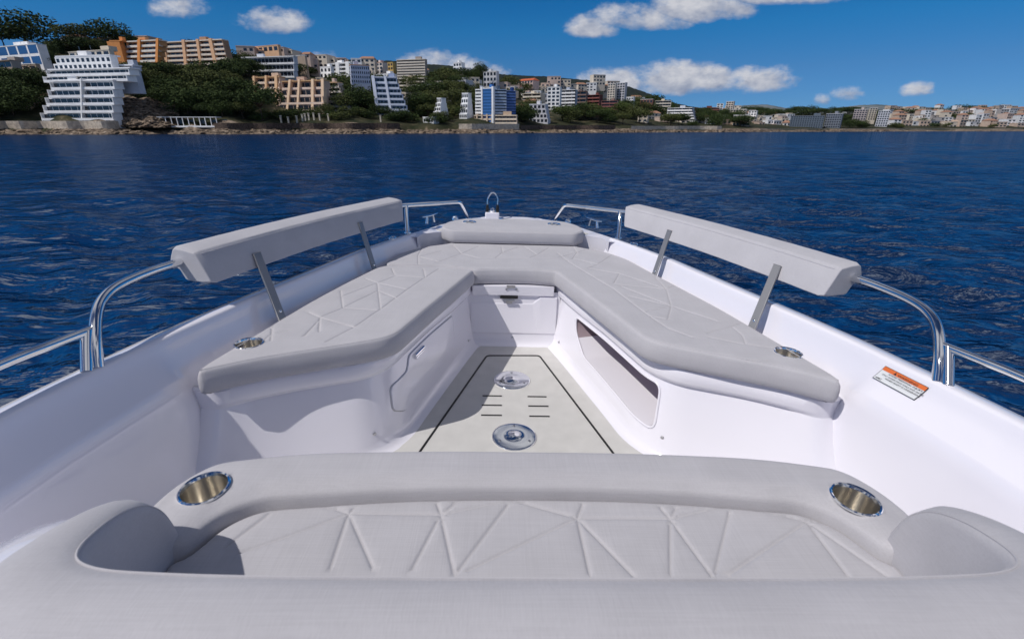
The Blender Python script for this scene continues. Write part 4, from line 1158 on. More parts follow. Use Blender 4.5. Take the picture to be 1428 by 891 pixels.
def tree_proto(kind, seed):
    rs = np.random.RandomState(seed); tr = MB()
    if kind == 'umbrella':     # stone pine: broad, dense dome on a short bare trunk
        blobs = [(.0, 0, .72, .30, .25)]+[(.34*math.cos(a)*(.8+.4*rs.rand()), .34*math.sin(a), .58+.14*rs.rand(), .24+.08*rs.rand(), .20) for a in np.linspace(0, 6.28, 9)[:-1]]
        n, s_ = 2600, .026; th = .5
        tips = blobs[1:]
    elif kind == 'round':
        blobs = [(0, 0, .60, .34, .38)]+[(.30*math.cos(a)*(.7+.6*rs.rand()), .30*math.sin(a), .28+.40*rs.rand(), .22+.12*rs.rand(), .24) for a in np.linspace(0, 6.28, 9)[:-1]]
        n, s_ = 2600, .026; th = .45; tips = blobs[1:]
    elif kind == 'cypress':
        blobs = [(0, 0, .12+.11*i, .14*(1-abs(i-2.6)/7.), .10) for i in range(8)]; n, s_ = 1200, .024; th = .3; tips = []
    elif kind == 'bush':
        blobs = [(0, 0, .42, .45, .42)]+[(.42*math.cos(a), .42*math.sin(a), .25+.25*rs.rand(), .32, .30) for a in np.linspace(0, 6.28, 8)[:-1]]; n, s_ = 1600, .040; th = .3; tips = blobs[1:]
    tr.tube([(0, 0, -.12), (.01, 0, th*.5), (-.005, .01, th)], .02, 8, rfun=lambda t: .028*(1-.55*t))
    for b in tips: tr.tube([(0, 0, th*.72), (b[0]*.5, b[1]*.5, (th+b[2])*.48), (b[0]*.9, b[1]*.9, b[2]-.02)], .01, 5, rfun=lambda t: .013*(1-.7*t))
    V, F = leaf_cloud(blobs, n, s_, seed)
    cm = bpy.data.meshes.new('crown'); cm.from_pydata([tuple(map(float, v)) for v in V], [], F); cm.update()
    tm = bpy.data.meshes.new('trunk'); tm.from_pydata(tr.v, [], tr.f); tm.update(); tm.materials.append(M['bark'])
    tm.polygons.foreach_set('use_smooth', [True]*len(tm.polygons))
    return cm, tm
PROTO = {}
for kind in ('umbrella', 'round', 'cypress', 'bush'):
    for s_ in range(3):
        cm, tm = tree_proto(kind, 11*s_+3)
        for fm in ('foliage', 'foliage_olive', 'foliage_bright'):
            c2 = cm.copy(); c2.materials.clear(); c2.materials.append(M[fm]); PROTO[(kind, s_, fm)] = (c2, tm)
RS = random.Random(5)
NAMES = {'umbrella': 'pine_tree', 'round': 'broad_tree', 'cypress': 'cypress_tree', 'bush': 'shrub'}
def tree(px, base, hpx, kind='round', fm='foliage', label=None, group=None, wide=1., Y=None):
    """px = middle, base row, height in photograph pixels"""
    if Y is None: u, Y, z = hit(px, base)
    else: u, v = pdir(px, base); z = EYE+v*Y
    h = hpx*Y/655*.95
    root = empty(NAMES[kind]); root.location = (u*Y, Y, z-.4); root.rotation_euler = (0, 0, RS.random()*6.28)
    k = wide*(1.0+.25*(RS.random()-.5)); root.scale = (h*k, h*k, h)
    cm, tm = PROTO[(kind, RS.randrange(3), fm)]
    c = bpy.data.objects.new('crown', cm); link(c, root); t = bpy.data.objects.new('trunk', tm); link(t, root)
    tag(root, label or GENERIC[kind], 'tree' if kind != 'bush' else 'shrub', group)
    return root
GK = {'shrubs on the cliff': 2.4, 'wood above the pavilion': 1.1, 'trees above the cliff': 1.4, 'garden trees at the left edge': 1.5, 'ridge pines behind the orange apartments': 1.6, 'wood below the beige hotel tower': .9, 'trees between terraces and shaded hotel': 1.3, 'ridge pines above the rounded white block': 1.7, 'knoll trees': 1.4}
GENERIC = dict(umbrella='dark pine on the built-up hillside', round='dark leafy tree on the built-up hillside', cypress='narrow cypress on the hillside', bush='low dark shrub on the hillside')
def grove(n0, x0, x1, y0, y1, hp, kinds, fms, label, group, wide=1.):
    n = int(n0*GK.get(group, 1.0)+.5); hp *= 1.12; wide *= 1.1
    for i in range(n):
        kind = RS.choice(kinds); px = x0+(x1-x0)*(i+RS.random())/n; py = y0+(y1-y0)*RS.random()
        tree(px, py, hp*(.75+.5*RS.random()), kind, RS.choice(fms), label, group, wide)

# ------------------------------------------------------------------ buildings
def building(px0, px1, pt, pb, n, style, wall, label, name='apartment_building', trim=(.78, .78, .78), bays=6, rot=None, depth=12, sl=0, sr=0, back=0., glass='far_glass', Y=None, roof=True, group=None, flat=False, tiles=None, skipw=0, wh=.6, ww=.66, cat='building', sink=4, hut=True):
    pm = (px0+px1)/2
    if Y is None: u, Y, z = hit(pm, pb)
    u0, v = pdir(px0, (pt+pb)/2); u1, _ = pdir(px1, (pt+pb)/2)
    vb = pdir(pm, pb)[1]; vt = pdir(pm, pt)[1]
    zb = EYE+vb*Y; H = (vt-vb)*Y; sh = H/n
    rec_ = 1.9
    if rot is None: rot = RS.uniform(-26, -14) if pm < 480 else RS.uniform(-42, -20)
    th = R(rot); dx_, dy_ = math.cos(th), math.sin(th); bx_, by_ = -math.sin(th), math.cos(th)
    depth = min(depth, max(2.2, (u1-u0)*Y*(.10 if pm < 480 else .45))); Dt = depth+(rec_ if style == 'balc' else 0)+back*(n-1)
    if pm < 480 and style == 'balc': depth += .5
    cxm = (u0+u1)/2*Y; W = (u1-u0)*Y
    for _ in range(30):
        cs = [(cxm+dx_*a_*W/2+bx_*q_, Y+dy_*a_*W/2+by_*q_) for a_ in (-1, 1) for q_ in (0, Dt)]
        us = [c_[0]/c_[1] for c_ in cs]; lo_, hi_ = min(us), max(us)
        W = max(1.5, W+((u1-u0)-(hi_-lo_))*Y*.8); cxm += ((u0+u1)/2-(lo_+hi_)/2)*Y*.9
    wm = wallmat(wall); tmr = wallmat(trim); gm = M[glass]
    root = empty(name); root.location = (cxm, Y, zb); root.rotation_euler = (0, 0, th)
    tag(root, label, cat, group)
    core = MB(); trims = []; wins = []
    rec = (1.5 if pm < 480 else 1.9) if style == 'balc' else 0
    if style == 'balc': ww = .92
    for i in range(n):
        k = i/max(1, n-1)
        x0 = -W/2+sl*W*k; x1 = W/2-sr*W*k; y0 = back*i; z0 = i*sh; z1 = z0+sh+(.02 if i < n-1 else 0)
        if i == 0: z0 -= sink
        core.box(x0+.004*i, x1-.004*i, y0+rec, max(y0+rec+(1 if pm < 480 else 3), depth+back*(n-1)+(rec if pm < 480 else 0)), z0, z1)
        zi = i*sh; nb_ = max(1, int(round(bays*(x1-x0)/W)))
        bw = (x1-x0)/nb_
        if style == 'balc':
            for b in range(0, nb_+1, 3 if nb_ > 5 else 2):
                xx = x0+b*bw; core.box(xx-.14+(.16 if b == 0 else 0)-(0.16 if b == nb_ else 0), xx+.14+(.16 if b == 0 else 0)-(0.16 if b == nb_ else 0), y0+.2, y0+rec+.05, zi+.05, zi+sh-.03)
            t = MB(); t.box(x0-.12, x1+.12, y0-.02, y0+rec+.02, zi-.16, zi+.12); t.box(x0-.10, x1+.10, y0, y0+.14, zi+.121, zi+1.02)
            trims.append(t)
        for b in range(nb_):
            if skipw and (b+i) % skipw == 0 and style != 'balc': continue
            xx = x0+(b+.5)*bw; wins.append((xx, y0+rec, zi+sh*(.06 if style == 'balc' else .22), bw*ww, sh*(.82 if style == 'balc' else wh)))
        # side windows
    core_o = core.build('wall', wm, root, False, None)
    if roof:
        r = MB(); k = 1; x0 = -W/2+sl*W; x1 = W/2-sr*W; y0 = back*(n-1)
        if tiles:
            zc = H; xa, xb = x0-.4, x1+.4; ya, yb = y0+rec-.4, depth+back*n+.4; hh = min(3.2, (yb-ya)*.2)
            r.add([(xa, ya, zc), (xb, ya, zc), (xb, yb, zc), (xa, yb, zc), (xa+hh*.8, (ya+yb)/2, zc+hh), (xb-hh*.8, (ya+yb)/2, zc+hh)], [(0,3,2,1), (0,1,5,4), (2,3,4,5), (1,2,5), (3,0,4)])
            ro = r.build('roof', wallmat(tiles), root, False, None)
        else:
            r.box(x0-.15, x1+.15, y0-.15, max(y0+rec+(1 if pm < 480 else 3), depth+back*(n-1)+(rec if pm < 480 else 0))+.15, H+.003, H+.35)
            ro = r.build('roof', tmr, root, False, None)
            if hut and W > 10:
                r = MB(); hx = x0+(x1-x0)*(.3+.4*RS.random()); r.box(hx, hx+(x1-x0)*.2, y0+rec+3, y0+rec+7, H+.353, H+2.4); r.build('stair_house', wm, ro, False, None)
                for q in range(2):
                    r = MB(); hx = x0+(x1-x0)*(.1+.8*RS.random()); r.tube([(hx, y0+rec+2, H+.3), (hx, y0+rec+2, H+2.8)], .06, 5); r.build('antenna', M['satin_steel'], ro)
    for t in trims: t.build('balcony', tmr, root, False, None)
    # one mesh for every window of the same size
    cache = {}
    for (x, y, z, w_, h_) in wins[:100]:
        key = (round(w_, 1), round(h_, 1))
        if key not in cache:
            q = MB(); q.box(-key[0]/2, key[0]/2, -.05, .02, 0, key[1]); me = bpy.data.meshes.new('window'); me.from_pydata(q.v, [], q.f); me.materials.append(gm); cache[key] = me
        o = bpy.data.objects.new('window', cache[key]); link(o, root); o.location = (x, y, z)
    return root

def facade(root, rows, n, wall, trim=(.84, .84, .85), glass='far_glass', rot=-16, Y=None, label=None, name='apartment_building', piers=(), bays=6, rec=1.6, par=.95, step=.5, style='balc', depth=3.5, cat='building', roofc=None, sink=5, pw=None, group=None, wfrac=.9):
    """rows = (x0 top, x1 top, x0 bottom, x1 bottom, top row, bottom row) as seen in the photograph; built on a real plane turned by rot"""
    x0t, x1t, x0b, x1b, yt, yb = rows
    pm = (x0b+x1b)/2
    if Y is None: _, Y, _ = hit(pm, yb)
    th = R(rot); c_, s_ = math.cos(th), math.sin(th); ub, vb = pdir(pm, yb); X0 = ub*Y; zb = EYE+vb*Y
    def T(px, py):
        u, v = pdir(px, py); t = (u*Y-X0)/(c_-u*s_); yy = Y+t*s_; return t, EYE+v*yy-zb
    H = T((x0t+x1t)/2, yt)[1]; sh = H/n
    if root is None:
        root = empty(name); root.location = (X0, Y, zb); root.rotation_euler = (0, 0, th); tag(root, label, cat, group); off = 0
        loc = (0, 0, 0)
    wm = wallmat(wall); tm = wallmat(trim); gm = M[glass]; core = MB(); cache = {}; cnt = 0
    hold = root
    def place(o, M0=Matrix.Identity(4)):
        o.matrix_local = M0
        if (root.location-Vector((X0, Y, zb))).length > .001:
            # a second front of the same building: keep its own true place
            Mr = (Matrix.Translation(root.location) @ Matrix.Rotation(root.rotation_euler.z, 4, 'Z')).inverted() @ (Matrix.Translation((X0, Y, zb)) @ Matrix.Rotation(th, 4, 'Z'))
            o.matrix_local = Mr @ M0
    for i in range(n):
        k = (i+.5)/n; py = yb+(yt-yb)*k; a = T(x0b+(x0t-x0b)*k, py)[0]; b = T(x1b+(x1t-x1b)*k, py)[0]
        z0, z1 = i*sh, (i+1)*sh; y0 = step*i
        r_ = rec if style == 'balc' else 0
        core.box(a+.003*i, b-.003*i, y0+r_, y0+r_+depth, z0-(sink if i == 0 else 0), z1+(.01 if i < n-1 else 0))
        if style == 'balc':
            core.box(a-.02, a+.28, y0+.05, y0+r_+.1, z0+.02, z1-.02); core.box(b-.28, b+.02, y0+.05, y0+r_+.1, z0+.02, z1-.02)
            t = MB(); t.box(a-.14, b+.14, y0-.03, y0+r_+.05, z0-.14, z0+.14); t.box(a-.13, b+.13, y0-.01, y0+.15, z0+.141, z0+par)
            o = t.build('balcony', tm, root, False, None); place(o)
        nb_ = max(1, int(round(bays*(b-a)/max(1., (T(x1b, yb)[0]-T(x0b, yb)[0])))))
        bw = (b-a)/nb_
        for j in range(nb_):
            if cnt >= 100: break
            w_ = round(bw*wfrac, 1); h_ = round(sh*(.80 if style == 'balc' else .55), 1); key = (w_, h_)
            if key not in cache:
                q = MB(); q.box(-w_/2, w_/2, -.05, .02, 0, h_); me = bpy.data.meshes.new('window'); me.from_pydata(q.v, [], q.f); me.materials.append(gm); cache[key] = me
            o = bpy.data.objects.new('window', cache[key]); link(o, root); place(o, Matrix.Translation((a+(j+.5)*bw, y0+r_, z0+sh*(.04 if style == 'balc' else .22)))); cnt += 1
    co = core.build('wall', wm, root, False, None); place(co)
    for (pt_, pb_, w) in piers:
        a0, z0 = T(pb_, yb); a1, z1 = T(pt_, yt); wd = w*Y/655*.93/2
        q = MB(); V = []
        for (a_, z_, y_) in ((a0, -sink, -.35), (a1, H+1.1, step*(n-1)-.35)):
            V += [(a_-wd, y_, z_), (a_+wd, y_, z_), (a_+wd, y_+rec+1, z_), (a_-wd, y_+rec+1, z_)]
        q.add(V, [(0,3,2,1), (4,5,6,7), (0,1,5,4), (1,2,6,5), (2,3,7,6), (3,0,4,7)]); o = q.build('pier', wallmat(pw or wall), root, False, None); place(o)
    a = T(x0t, yt)[0]; b = T(x1t, yt)[0]; y0 = step*(n-1)
    q = MB(); q.box(a-.2, b+.2, y0-.1, y0+rec+depth+.1, H+.01, H+.55); o = q.build('roof', wallmat(roofc or trim), root, False, None); place(o)
    hx = a+(b-a)*RS.uniform(.2, .7); q = MB(); q.box(hx, hx+min(5, (b-a)*.25), y0+rec+.6, y0+rec+3, H+.56, H+2.6); st = q.build('stair_house', wm, root, False, None); place(st)
    return root

WHITE = (.86, .86, .86); CREAM = (.62, .55, .45); PEACH = (.70, .43, .26); ORANGE = (.72, .30, .10); TAN = (.42, .33, .26); FAC = True
GREY = (.33, .33, .35); CONC = (.38, .34, .31)
B = building
B(-40, 70, 66, 96, 2, 'win', WHITE, 'long white villa with a ribbon of blue glass at the far left edge', 'villa', bays=7, wh=.75, ww=.85, depth=18, glass='far_glass_blue')
B(-30, 34, 86, 122, 3, 'balc', CONC, 'grey brown concrete block at the left edge below the white villa', trim=TAN, bays=4)
B(34, 60, 90, 116, 2, 'win', TAN, 'small tan house left of the white terraced hotel', 'house', bays=2, hut=False)
B(96, 160, 72, 80, 1, 'win', CREAM, 'low cream house on top of the white terraced hotel', 'house', bays=6, trim=CREAM, depth=8, Y=262)
B(346, 392, 65, 74, 1, 'win', PEACH, 'low peach wall house among ridge trees, above the curved white block', 'house', bays=6, trim=PEACH, hut=False)
B(415, 430, 78, 110, 4, 'win', TAN, 'narrow tan tower right of the rounded white block', 'tower', bays=1, skipw=1, hut=False)
B(429, 452, 82, 94, 2, 'win', WHITE, 'white cube house behind the narrow tan tower', 'house', bays=3, hut=False, Y=440)
F = facade
# the white terraced hotel on the left: nine floors, the upper ones running on to the right
hw = F(None, (64, 152, 56, 157, 113, 168), 5, WHITE, label='large white terraced hotel at the left, nine floors stepping up from the sea wall', name='hotel', bays=12, step=.5, piers=((108, 110, 2.0),), pw=WHITE, rot=-10)
HY = hw.location.y
F(hw, (65, 180, 58, 176, 97, 114), 2, WHITE, bays=14, step=.4, rot=-10, Y=HY+2.2, sink=.2)
F(hw, (76, 152, 75, 158, 79, 98), 2, WHITE, bays=12, step=.4, rot=-10, Y=HY+4.2, sink=.2, style='win', wfrac=.55)
F(hw, (152, 184, 152, 184, 92, 104), 2, (.50, .53, .60), bays=5, step=.3, rot=-6, Y=HY+5, sink=8, trim=(.70, .72, .78))  # right wing: its blue shade is put into wall and trim colours
F(None, (153, 170, 154, 172, 58, 94), 1, ORANGE, label='plain orange end wall standing left of the orange apartments', name='apartment_wing', bays=1, wfrac=.01, style='win', rot=-4, trim=ORANGE)
F(None, (170, 217, 172, 216, 57, 101), 6, (.60, .30, .14), label='orange apartment block with white balconies below the ridge pines', trim=(.82, .76, .68), piers=((189, 190, 4.5), (215, 215, 4)), pw=ORANGE, bays=8, rot=-14)
F(None, (219, 304, 231, 322, 57, 104), 7, (.42, .26, .17), label='peach apartments in slanting tiers right of the orange block', trim=(.80, .70, .60), piers=((221, 234, 5.5), (250, 259, 4.5), (270, 281, 4), (288, 304, 5)), pw=PEACH, bays=13, rot=-14)
F(None, (335, 408, 337, 410, 80, 109), 3, (.66, .68, .74), label='long white apartment block behind three round trees, above the peach terraces', bays=14, rot=-10)
F(None, (445, 460, 446, 462, 94, 117), 3, WHITE, label='tall white house left of the gabled white hotel', name='house', bays=3, style='win', rot=-20, wfrac=.5)
gh = F(None, (460, 488, 461, 489, 89, 117), 5, WHITE, label='white hotel with blank sunlit gables and a shaded wing of windows', name='hotel', bays=4, rot=-26, piers=((470, 471, 6), (484, 485, 6)), pw=WHITE, step=.1)
F(gh, (489, 515, 490, 517, 92, 117), 4, (.52, .55, .66), bays=9, style='win', rot=24, wfrac=.5, step=0, Y=tab(TS, 503)+62, roofc=(.55, .34, .24))  # white wing, its shade put into the blue-grey wall colour
F(None, (346, 384, 352, 388, 108, 140), 4, (.66, .50, .38), label='left end of the long peach terraces, behind the tall waterfront pine', name='terrace_house', bays=6, trim=(.80, .66, .54), piers=((349, 354, 3), (366, 369, 3), (380, 384, 4)), pw=(.76, .50, .30), rot=-16, step=1.0, roofc=(.60, .38, .20))
F(None, (386, 446, 386, 450, 113, 156), 4, (.58, .42, .33), label='middle stretch of the long peach terraces behind the garden pillars', name='terrace_house', bays=9, trim=(.78, .62, .52), piers=((398, 397, 3.5), (411, 412, 3), (430, 434, 4), (444, 449, 4)), pw=(.80, .58, .40), rot=-16, step=1.3, roofc=(.60, .38, .20))
F(None, (449, 463, 452, 487, 115, 156), 6, (.56, .46, .40), label='right end of the long peach terraces, narrowing upwards', name='terrace_house', bays=6, trim=(.76, .68, .60), rot=-16, step=.9, roofc=(.60, .40, .24))
F(None, (518, 551, 528, 572, 108, 162), 7, (.40, .46, .62), label='white hotel in blue shade, its tiers widening down to the right', name='hotel', bays=9, trim=(.70, .74, .84), rot=8, step=.5, piers=((519, 528, 4), (536, 547, 3)), pw=(.72, .75, .84))  # blue shade is painted into the wall, trim and pier colours
F(None, (553, 592, 554, 593, 84, 110), 7, (.36, .30, .26), label='beige hotel tower with seven tiers of balconies on the crest', name='hotel', bays=10, trim=(.66, .60, .52), rot=-14, Y=440, step=.05)
F(None, (555, 591, 556, 592, 110, 130), 4, (.46, .38, .28), label='cream lower block beneath the beige hotel tower', bays=6, trim=(.80, .74, .62), rot=-14, Y=415, step=.3, piers=((567, 568, 3),), pw=(.74, .66, .50))
bh = F(None, (661, 720, 661, 721, 162, 173), 2, (.50, .38, .28), label='tall blue glazed waterfront hotel with white fins on a peach colonnade', name='hotel', bays=12, trim=(.78, .66, .52), rot=-8, step=.1, piers=((665, 665, 2), (672, 672, 2), (679, 679, 2), (686, 686, 2)), pw=(.76, .58, .42))
BY = bh.location.y+1.5
F(bh, (663, 672, 663, 672, 126, 163), 8, (.40, .43, .50), bays=2, rot=-20, step=0, Y=BY+2, trim=WHITE)
F(bh, (672.5, 687, 672.5, 687, 124, 163), 9, (.05, .17, .45), bays=6, rot=-24, step=0, Y=BY, style='win', glass='far_glass_blue', wfrac=.9, trim=WHITE, piers=((672, 672, 2.2), (687, 687, 2.6)), pw=WHITE)
F(bh, (690, 706, 690, 706, 126, 163), 9, (.10, .14, .20), bays=4, rot=18, step=0, Y=BY+1, trim=(.36, .44, .56))
F(bh, (706, 719, 706, 719, 128, 163), 9, (.03, .07, .22), bays=4, rot=18, step=0, Y=BY+5, trim=(.10, .18, .42), glass='far_glass_blue')
B(520, 554, 104, 118, 2, 'win', WHITE, 'white two storey house above the shaded stepped hotel', 'house', bays=6, Y=420)
B(520, 541, 88, 103, 3, 'win', (.66, .60, .56), 'white house with dull red band, left of the yellow block', 'house', bays=3, Y=470, trim=(.45, .22, .16))
B(541, 552, 88, 104, 3, 'win', (.58, .40, .14), 'narrow yellow block beside the beige hotel tower', 'tower', bays=2, hut=False, Y=460, trim=(.58, .40, .14))
B(631, 652, 88, 110, 4, 'win', WHITE, 'white villa perched on the wooded knoll', 'villa', bays=4, sl=.1, sr=.2)
B(624, 660, 113, 128, 2, 'win', (.55, .56, .60), 'grey white villa with flat roofs below the knoll villa', 'villa', bays=6)
B(602, 626, 137, 168, 5, 'win', WHITE, 'white stepped house low among trees, left of the blue hotel', 'house', bays=4, sl=.1, sr=.35, back=1.2)
B(640, 660, 130, 166, 5, 'win', WHITE, 'white arched house cascade just left of the blue hotel', 'house', bays=4, sr=.2, back=1.0)
B(590, 612, 164, 172, 1, 'win', WHITE, 'low white beach bar under the trees at the water', 'beach_bar', bays=4, hut=False)
# blue glass hotel
B(674, 696, 100, 122, 3, 'win', (.60, .60, .63), 'pale house in shade on the knoll above the blue hotel', 'house', bays=4, Y=470)  # shade put into the greyed wall colour
B(720, 752, 113, 122, 2, 'win', (.66, .48, .42), 'pink house with a red tiled roof on the open slope', 'house', bays=6, tiles=(.52, .13, .06))
B(733, 748, 120, 127, 1, 'win', WHITE, 'small white house below the red roofed pink house', 'house', bays=3, hut=False)
B(706, 722, 122, 131, 2, 'win', CREAM, 'small cream house right above the blue hotel', 'house', bays=3, hut=False)
B(725, 762, 131, 146, 3, 'balc', CREAM, 'cream terraced villa between the blue hotel and white round hotel', 'villa', bays=5, trim=(.72, .66, .55), sl=.15)
B(738, 768, 146, 172, 4, 'win', (.58, .58, .62), 'pale grey white house low beside the white round hotel', 'house', bays=5, sr=.15)
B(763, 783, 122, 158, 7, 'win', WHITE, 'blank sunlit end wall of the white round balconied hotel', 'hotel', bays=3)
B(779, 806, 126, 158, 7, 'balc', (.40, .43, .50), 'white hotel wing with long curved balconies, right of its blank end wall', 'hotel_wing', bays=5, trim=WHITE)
B(800, 820, 128, 154, 5, 'balc', (.17, .13, .12), 'dark brown apartment block right of the curved balconies', bays=4, trim=(.25, .17, .15))
B(817, 841, 133, 156, 5, 'balc', (.16, .06, .05), 'deep red block with a white roof terrace', bays=6, trim=(.26, .10, .09))
B(838, 863, 141, 162, 5, 'balc', (.28, .20, .17), 'brown block with maroon balconies, lower and right of the deep red one', bays=6, trim=(.24, .10, .09))
B(847, 860, 117, 144, 8, 'win', (.66, .60, .52), 'cream left half of the high tower', 'tower', bays=3, Y=560, hut=False)
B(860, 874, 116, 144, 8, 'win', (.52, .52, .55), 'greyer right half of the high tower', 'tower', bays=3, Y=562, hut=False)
B(873, 885, 136, 152, 4, 'win', WHITE, 'small white block right of the high tower', bays=3, Y=540, hut=False)
B(893, 912, 139, 145, 1, 'win', (.26, .12, .09), 'long dark red roofed house among trees right of the tower', 'house', bays=4, Y=560, hut=False)
B(913, 936, 141, 153, 3, 'balc', CREAM, 'cream block with open balconies, centre right hillside', bays=6, trim=(.70, .64, .54), Y=600)
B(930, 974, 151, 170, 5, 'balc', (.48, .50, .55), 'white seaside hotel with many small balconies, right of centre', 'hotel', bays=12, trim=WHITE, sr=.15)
B(967, 1003, 151, 163, 4, 'balc', (.16, .06, .045), 'long dark red building behind the small balconied white hotel', bays=10, trim=(.24, .10, .07), Y=590)
B(999, 1008, 145, 158, 5, 'win', WHITE, 'slim white tower block right of the long dark red building', 'tower', bays=2, Y=650, hut=False)
B(1012, 1024, 142, 157, 5, 'win', (.62, .54, .46), 'pale beige twin topped block on the right skyline', bays=3, Y=700, hut=False)
B(1008, 1042, 153, 160, 2, 'win', CREAM, 'long low cream building under the twin topped block', bays=9, Y=640, hut=False)
B(1022, 1046, 161, 176, 3, 'win', CREAM, 'cream waterfront house with terraces where the right town begins', 'house', bays=5, hut=False)
B(1043, 1056, 155, 168, 4, 'win', WHITE, 'white narrow block among the first houses of the right town', bays=3, Y=600, hut=False)
B(1101, 1148, 162, 182, 7, 'win', (.13, .16, .20), 'wide dark grey blue hotel slab on the right waterfront', 'hotel', bays=14, trim=(.2, .22, .25), ww=.5, Y=500)
B(1150, 1174, 159, 182, 7, 'win', (.20, .22, .26), 'grey hotel slab right of the dark grey blue one', 'hotel', bays=7, trim=(.55, .55, .57), Y=505)
B(1190, 1209, 153, 168, 5, 'win', (.42, .36, .35), 'brown grey block above trees on the right waterfront', bays=5, Y=560)
B(1210, 1222, 151, 168, 6, 'win', CREAM, 'tall cream block between the brown grey and white ones', bays=3, Y=575, hut=False)
B(1222, 1239, 155, 180, 8, 'win', (.60, .61, .66), 'tall white grey block on the right waterfront', bays=5, Y=560, hut=False)

# sea walls, pavilion and beach buildings along the water
def seawall(px0, px1, rt, rb, m, label, off=7.5, name='sea_wall'):
    mb = MB(); P = []
    for p in np.arange(px0, px1+.1, 6):
        u = upx(p); Y = tab(TS, p)+5*math.sin(p*.035)+2.5*math.sin(p*.11+1)+off; P.append((p, u, Y))
    V = []; F = []
    for p, u, Y in P:
        zt = EYE+pdir(p, rt)[1]*Y; zb = EYE+pdir(p, rb)[1]*Y-1.2
        V += [(u*Y, Y, zb), (u*Y, Y-.25, zt), (u*(Y+1), Y+1, zt), (u*(Y+1), Y+1, zb)]
    n = len(P)
    for i in range(n-1):
        for a, b_ in ((0, 1), (1, 2), (2, 3)): F.append((i*4+a, (i+1)*4+a, (i+1)*4+b_, i*4+b_))
    F += [(0, 1, 2, 3), (4*n-4, 4*n-1, 4*n-2, 4*n-3)]
    o = mesh_obj(name, V, F, m, None, False); tag(o, label, 'wall'); return o
far_mat('dark_stone', (.06, .045, .038), (.14, .10, .08), 1.2)
far_mat('pale_stone', (.40, .34, .28), (.62, .54, .44), .8)
seawall(-60, 168, 169, 178, M['pale_stone'], 'pale promenade wall below the white terraced hotel')
seawall(300, 560, 172, 179, M['dark_stone'], 'long dark stone sea wall in the middle of the left shore')
seawall(640, 724, 173, 180, M['pale_stone'], 'cream sea wall below the blue hotel')
seawall(726, 860, 175, 180, M['dark_stone'], 'low brown wall right of the blue hotel')
seawall(880, 1010, 176, 181, M['pale_stone'], 'pale low sea wall before the right hand trees')
seawall(1060, 1430, 180, 183.3, M['pale_stone'], 'thin pale quay line of the right town')
def pavilion():
    u, Y, z = hit(258, 176); root = empty('pavilion'); root.location = (u*Y, Y-1, EYE+pdir(258, 177)[1]*Y)
    tag(root, 'long white open pavilion with posts on the rocks below the wooded slope', 'pavilion')
    W = (upx(305)-upx(210))*Y; m = wallmat(WHITE)
    a = MB(); a.box(-W/2, W/2, 0, 4.5, 4.1, 4.35); a.build('roof', m, root, False, None)
    a = MB(); a.box(-W/2-.5, W/2+.5, -.5, 5, -.3, .45); a.build('deck', m, root, False, None)
    for i in range(13):
        x = -W/2+.3+i*(W-.6)/12; a = MB(); a.box(x-.13, x+.13, .1, .36, .451, 4.098); a.build('post', m, root, False, None)
    for i in range(7):
        x = -W/2+1.5+i*(W-.6)/12*2; a = MB(); a.box(x, x+2.2, 3.2, 3.3, .6, 3.2); a.build('window', M['far_glass'], root, False, None)
pavilion()
for i, p in enumerate((394, 404, 416, 424, 428, 433, 440, 448, 460, 532)):
    u = upx(p); Y = tab(TS, p)+18; a = MB(); a.box(-.35, .35, -.35, .35, -3, 3.4); a.box(-.5, .5, -.5, .5, 3.4, 3.7)
    o = a.build('stone_pillar', wallmat(CREAM), None, False, None); o.location = (u*Y, Y, ground(u, Y)-.2)
    tag(o, 'pale stone garden pillar above the long dark sea wall', 'pillar', 'garden pillars above the dark sea wall')

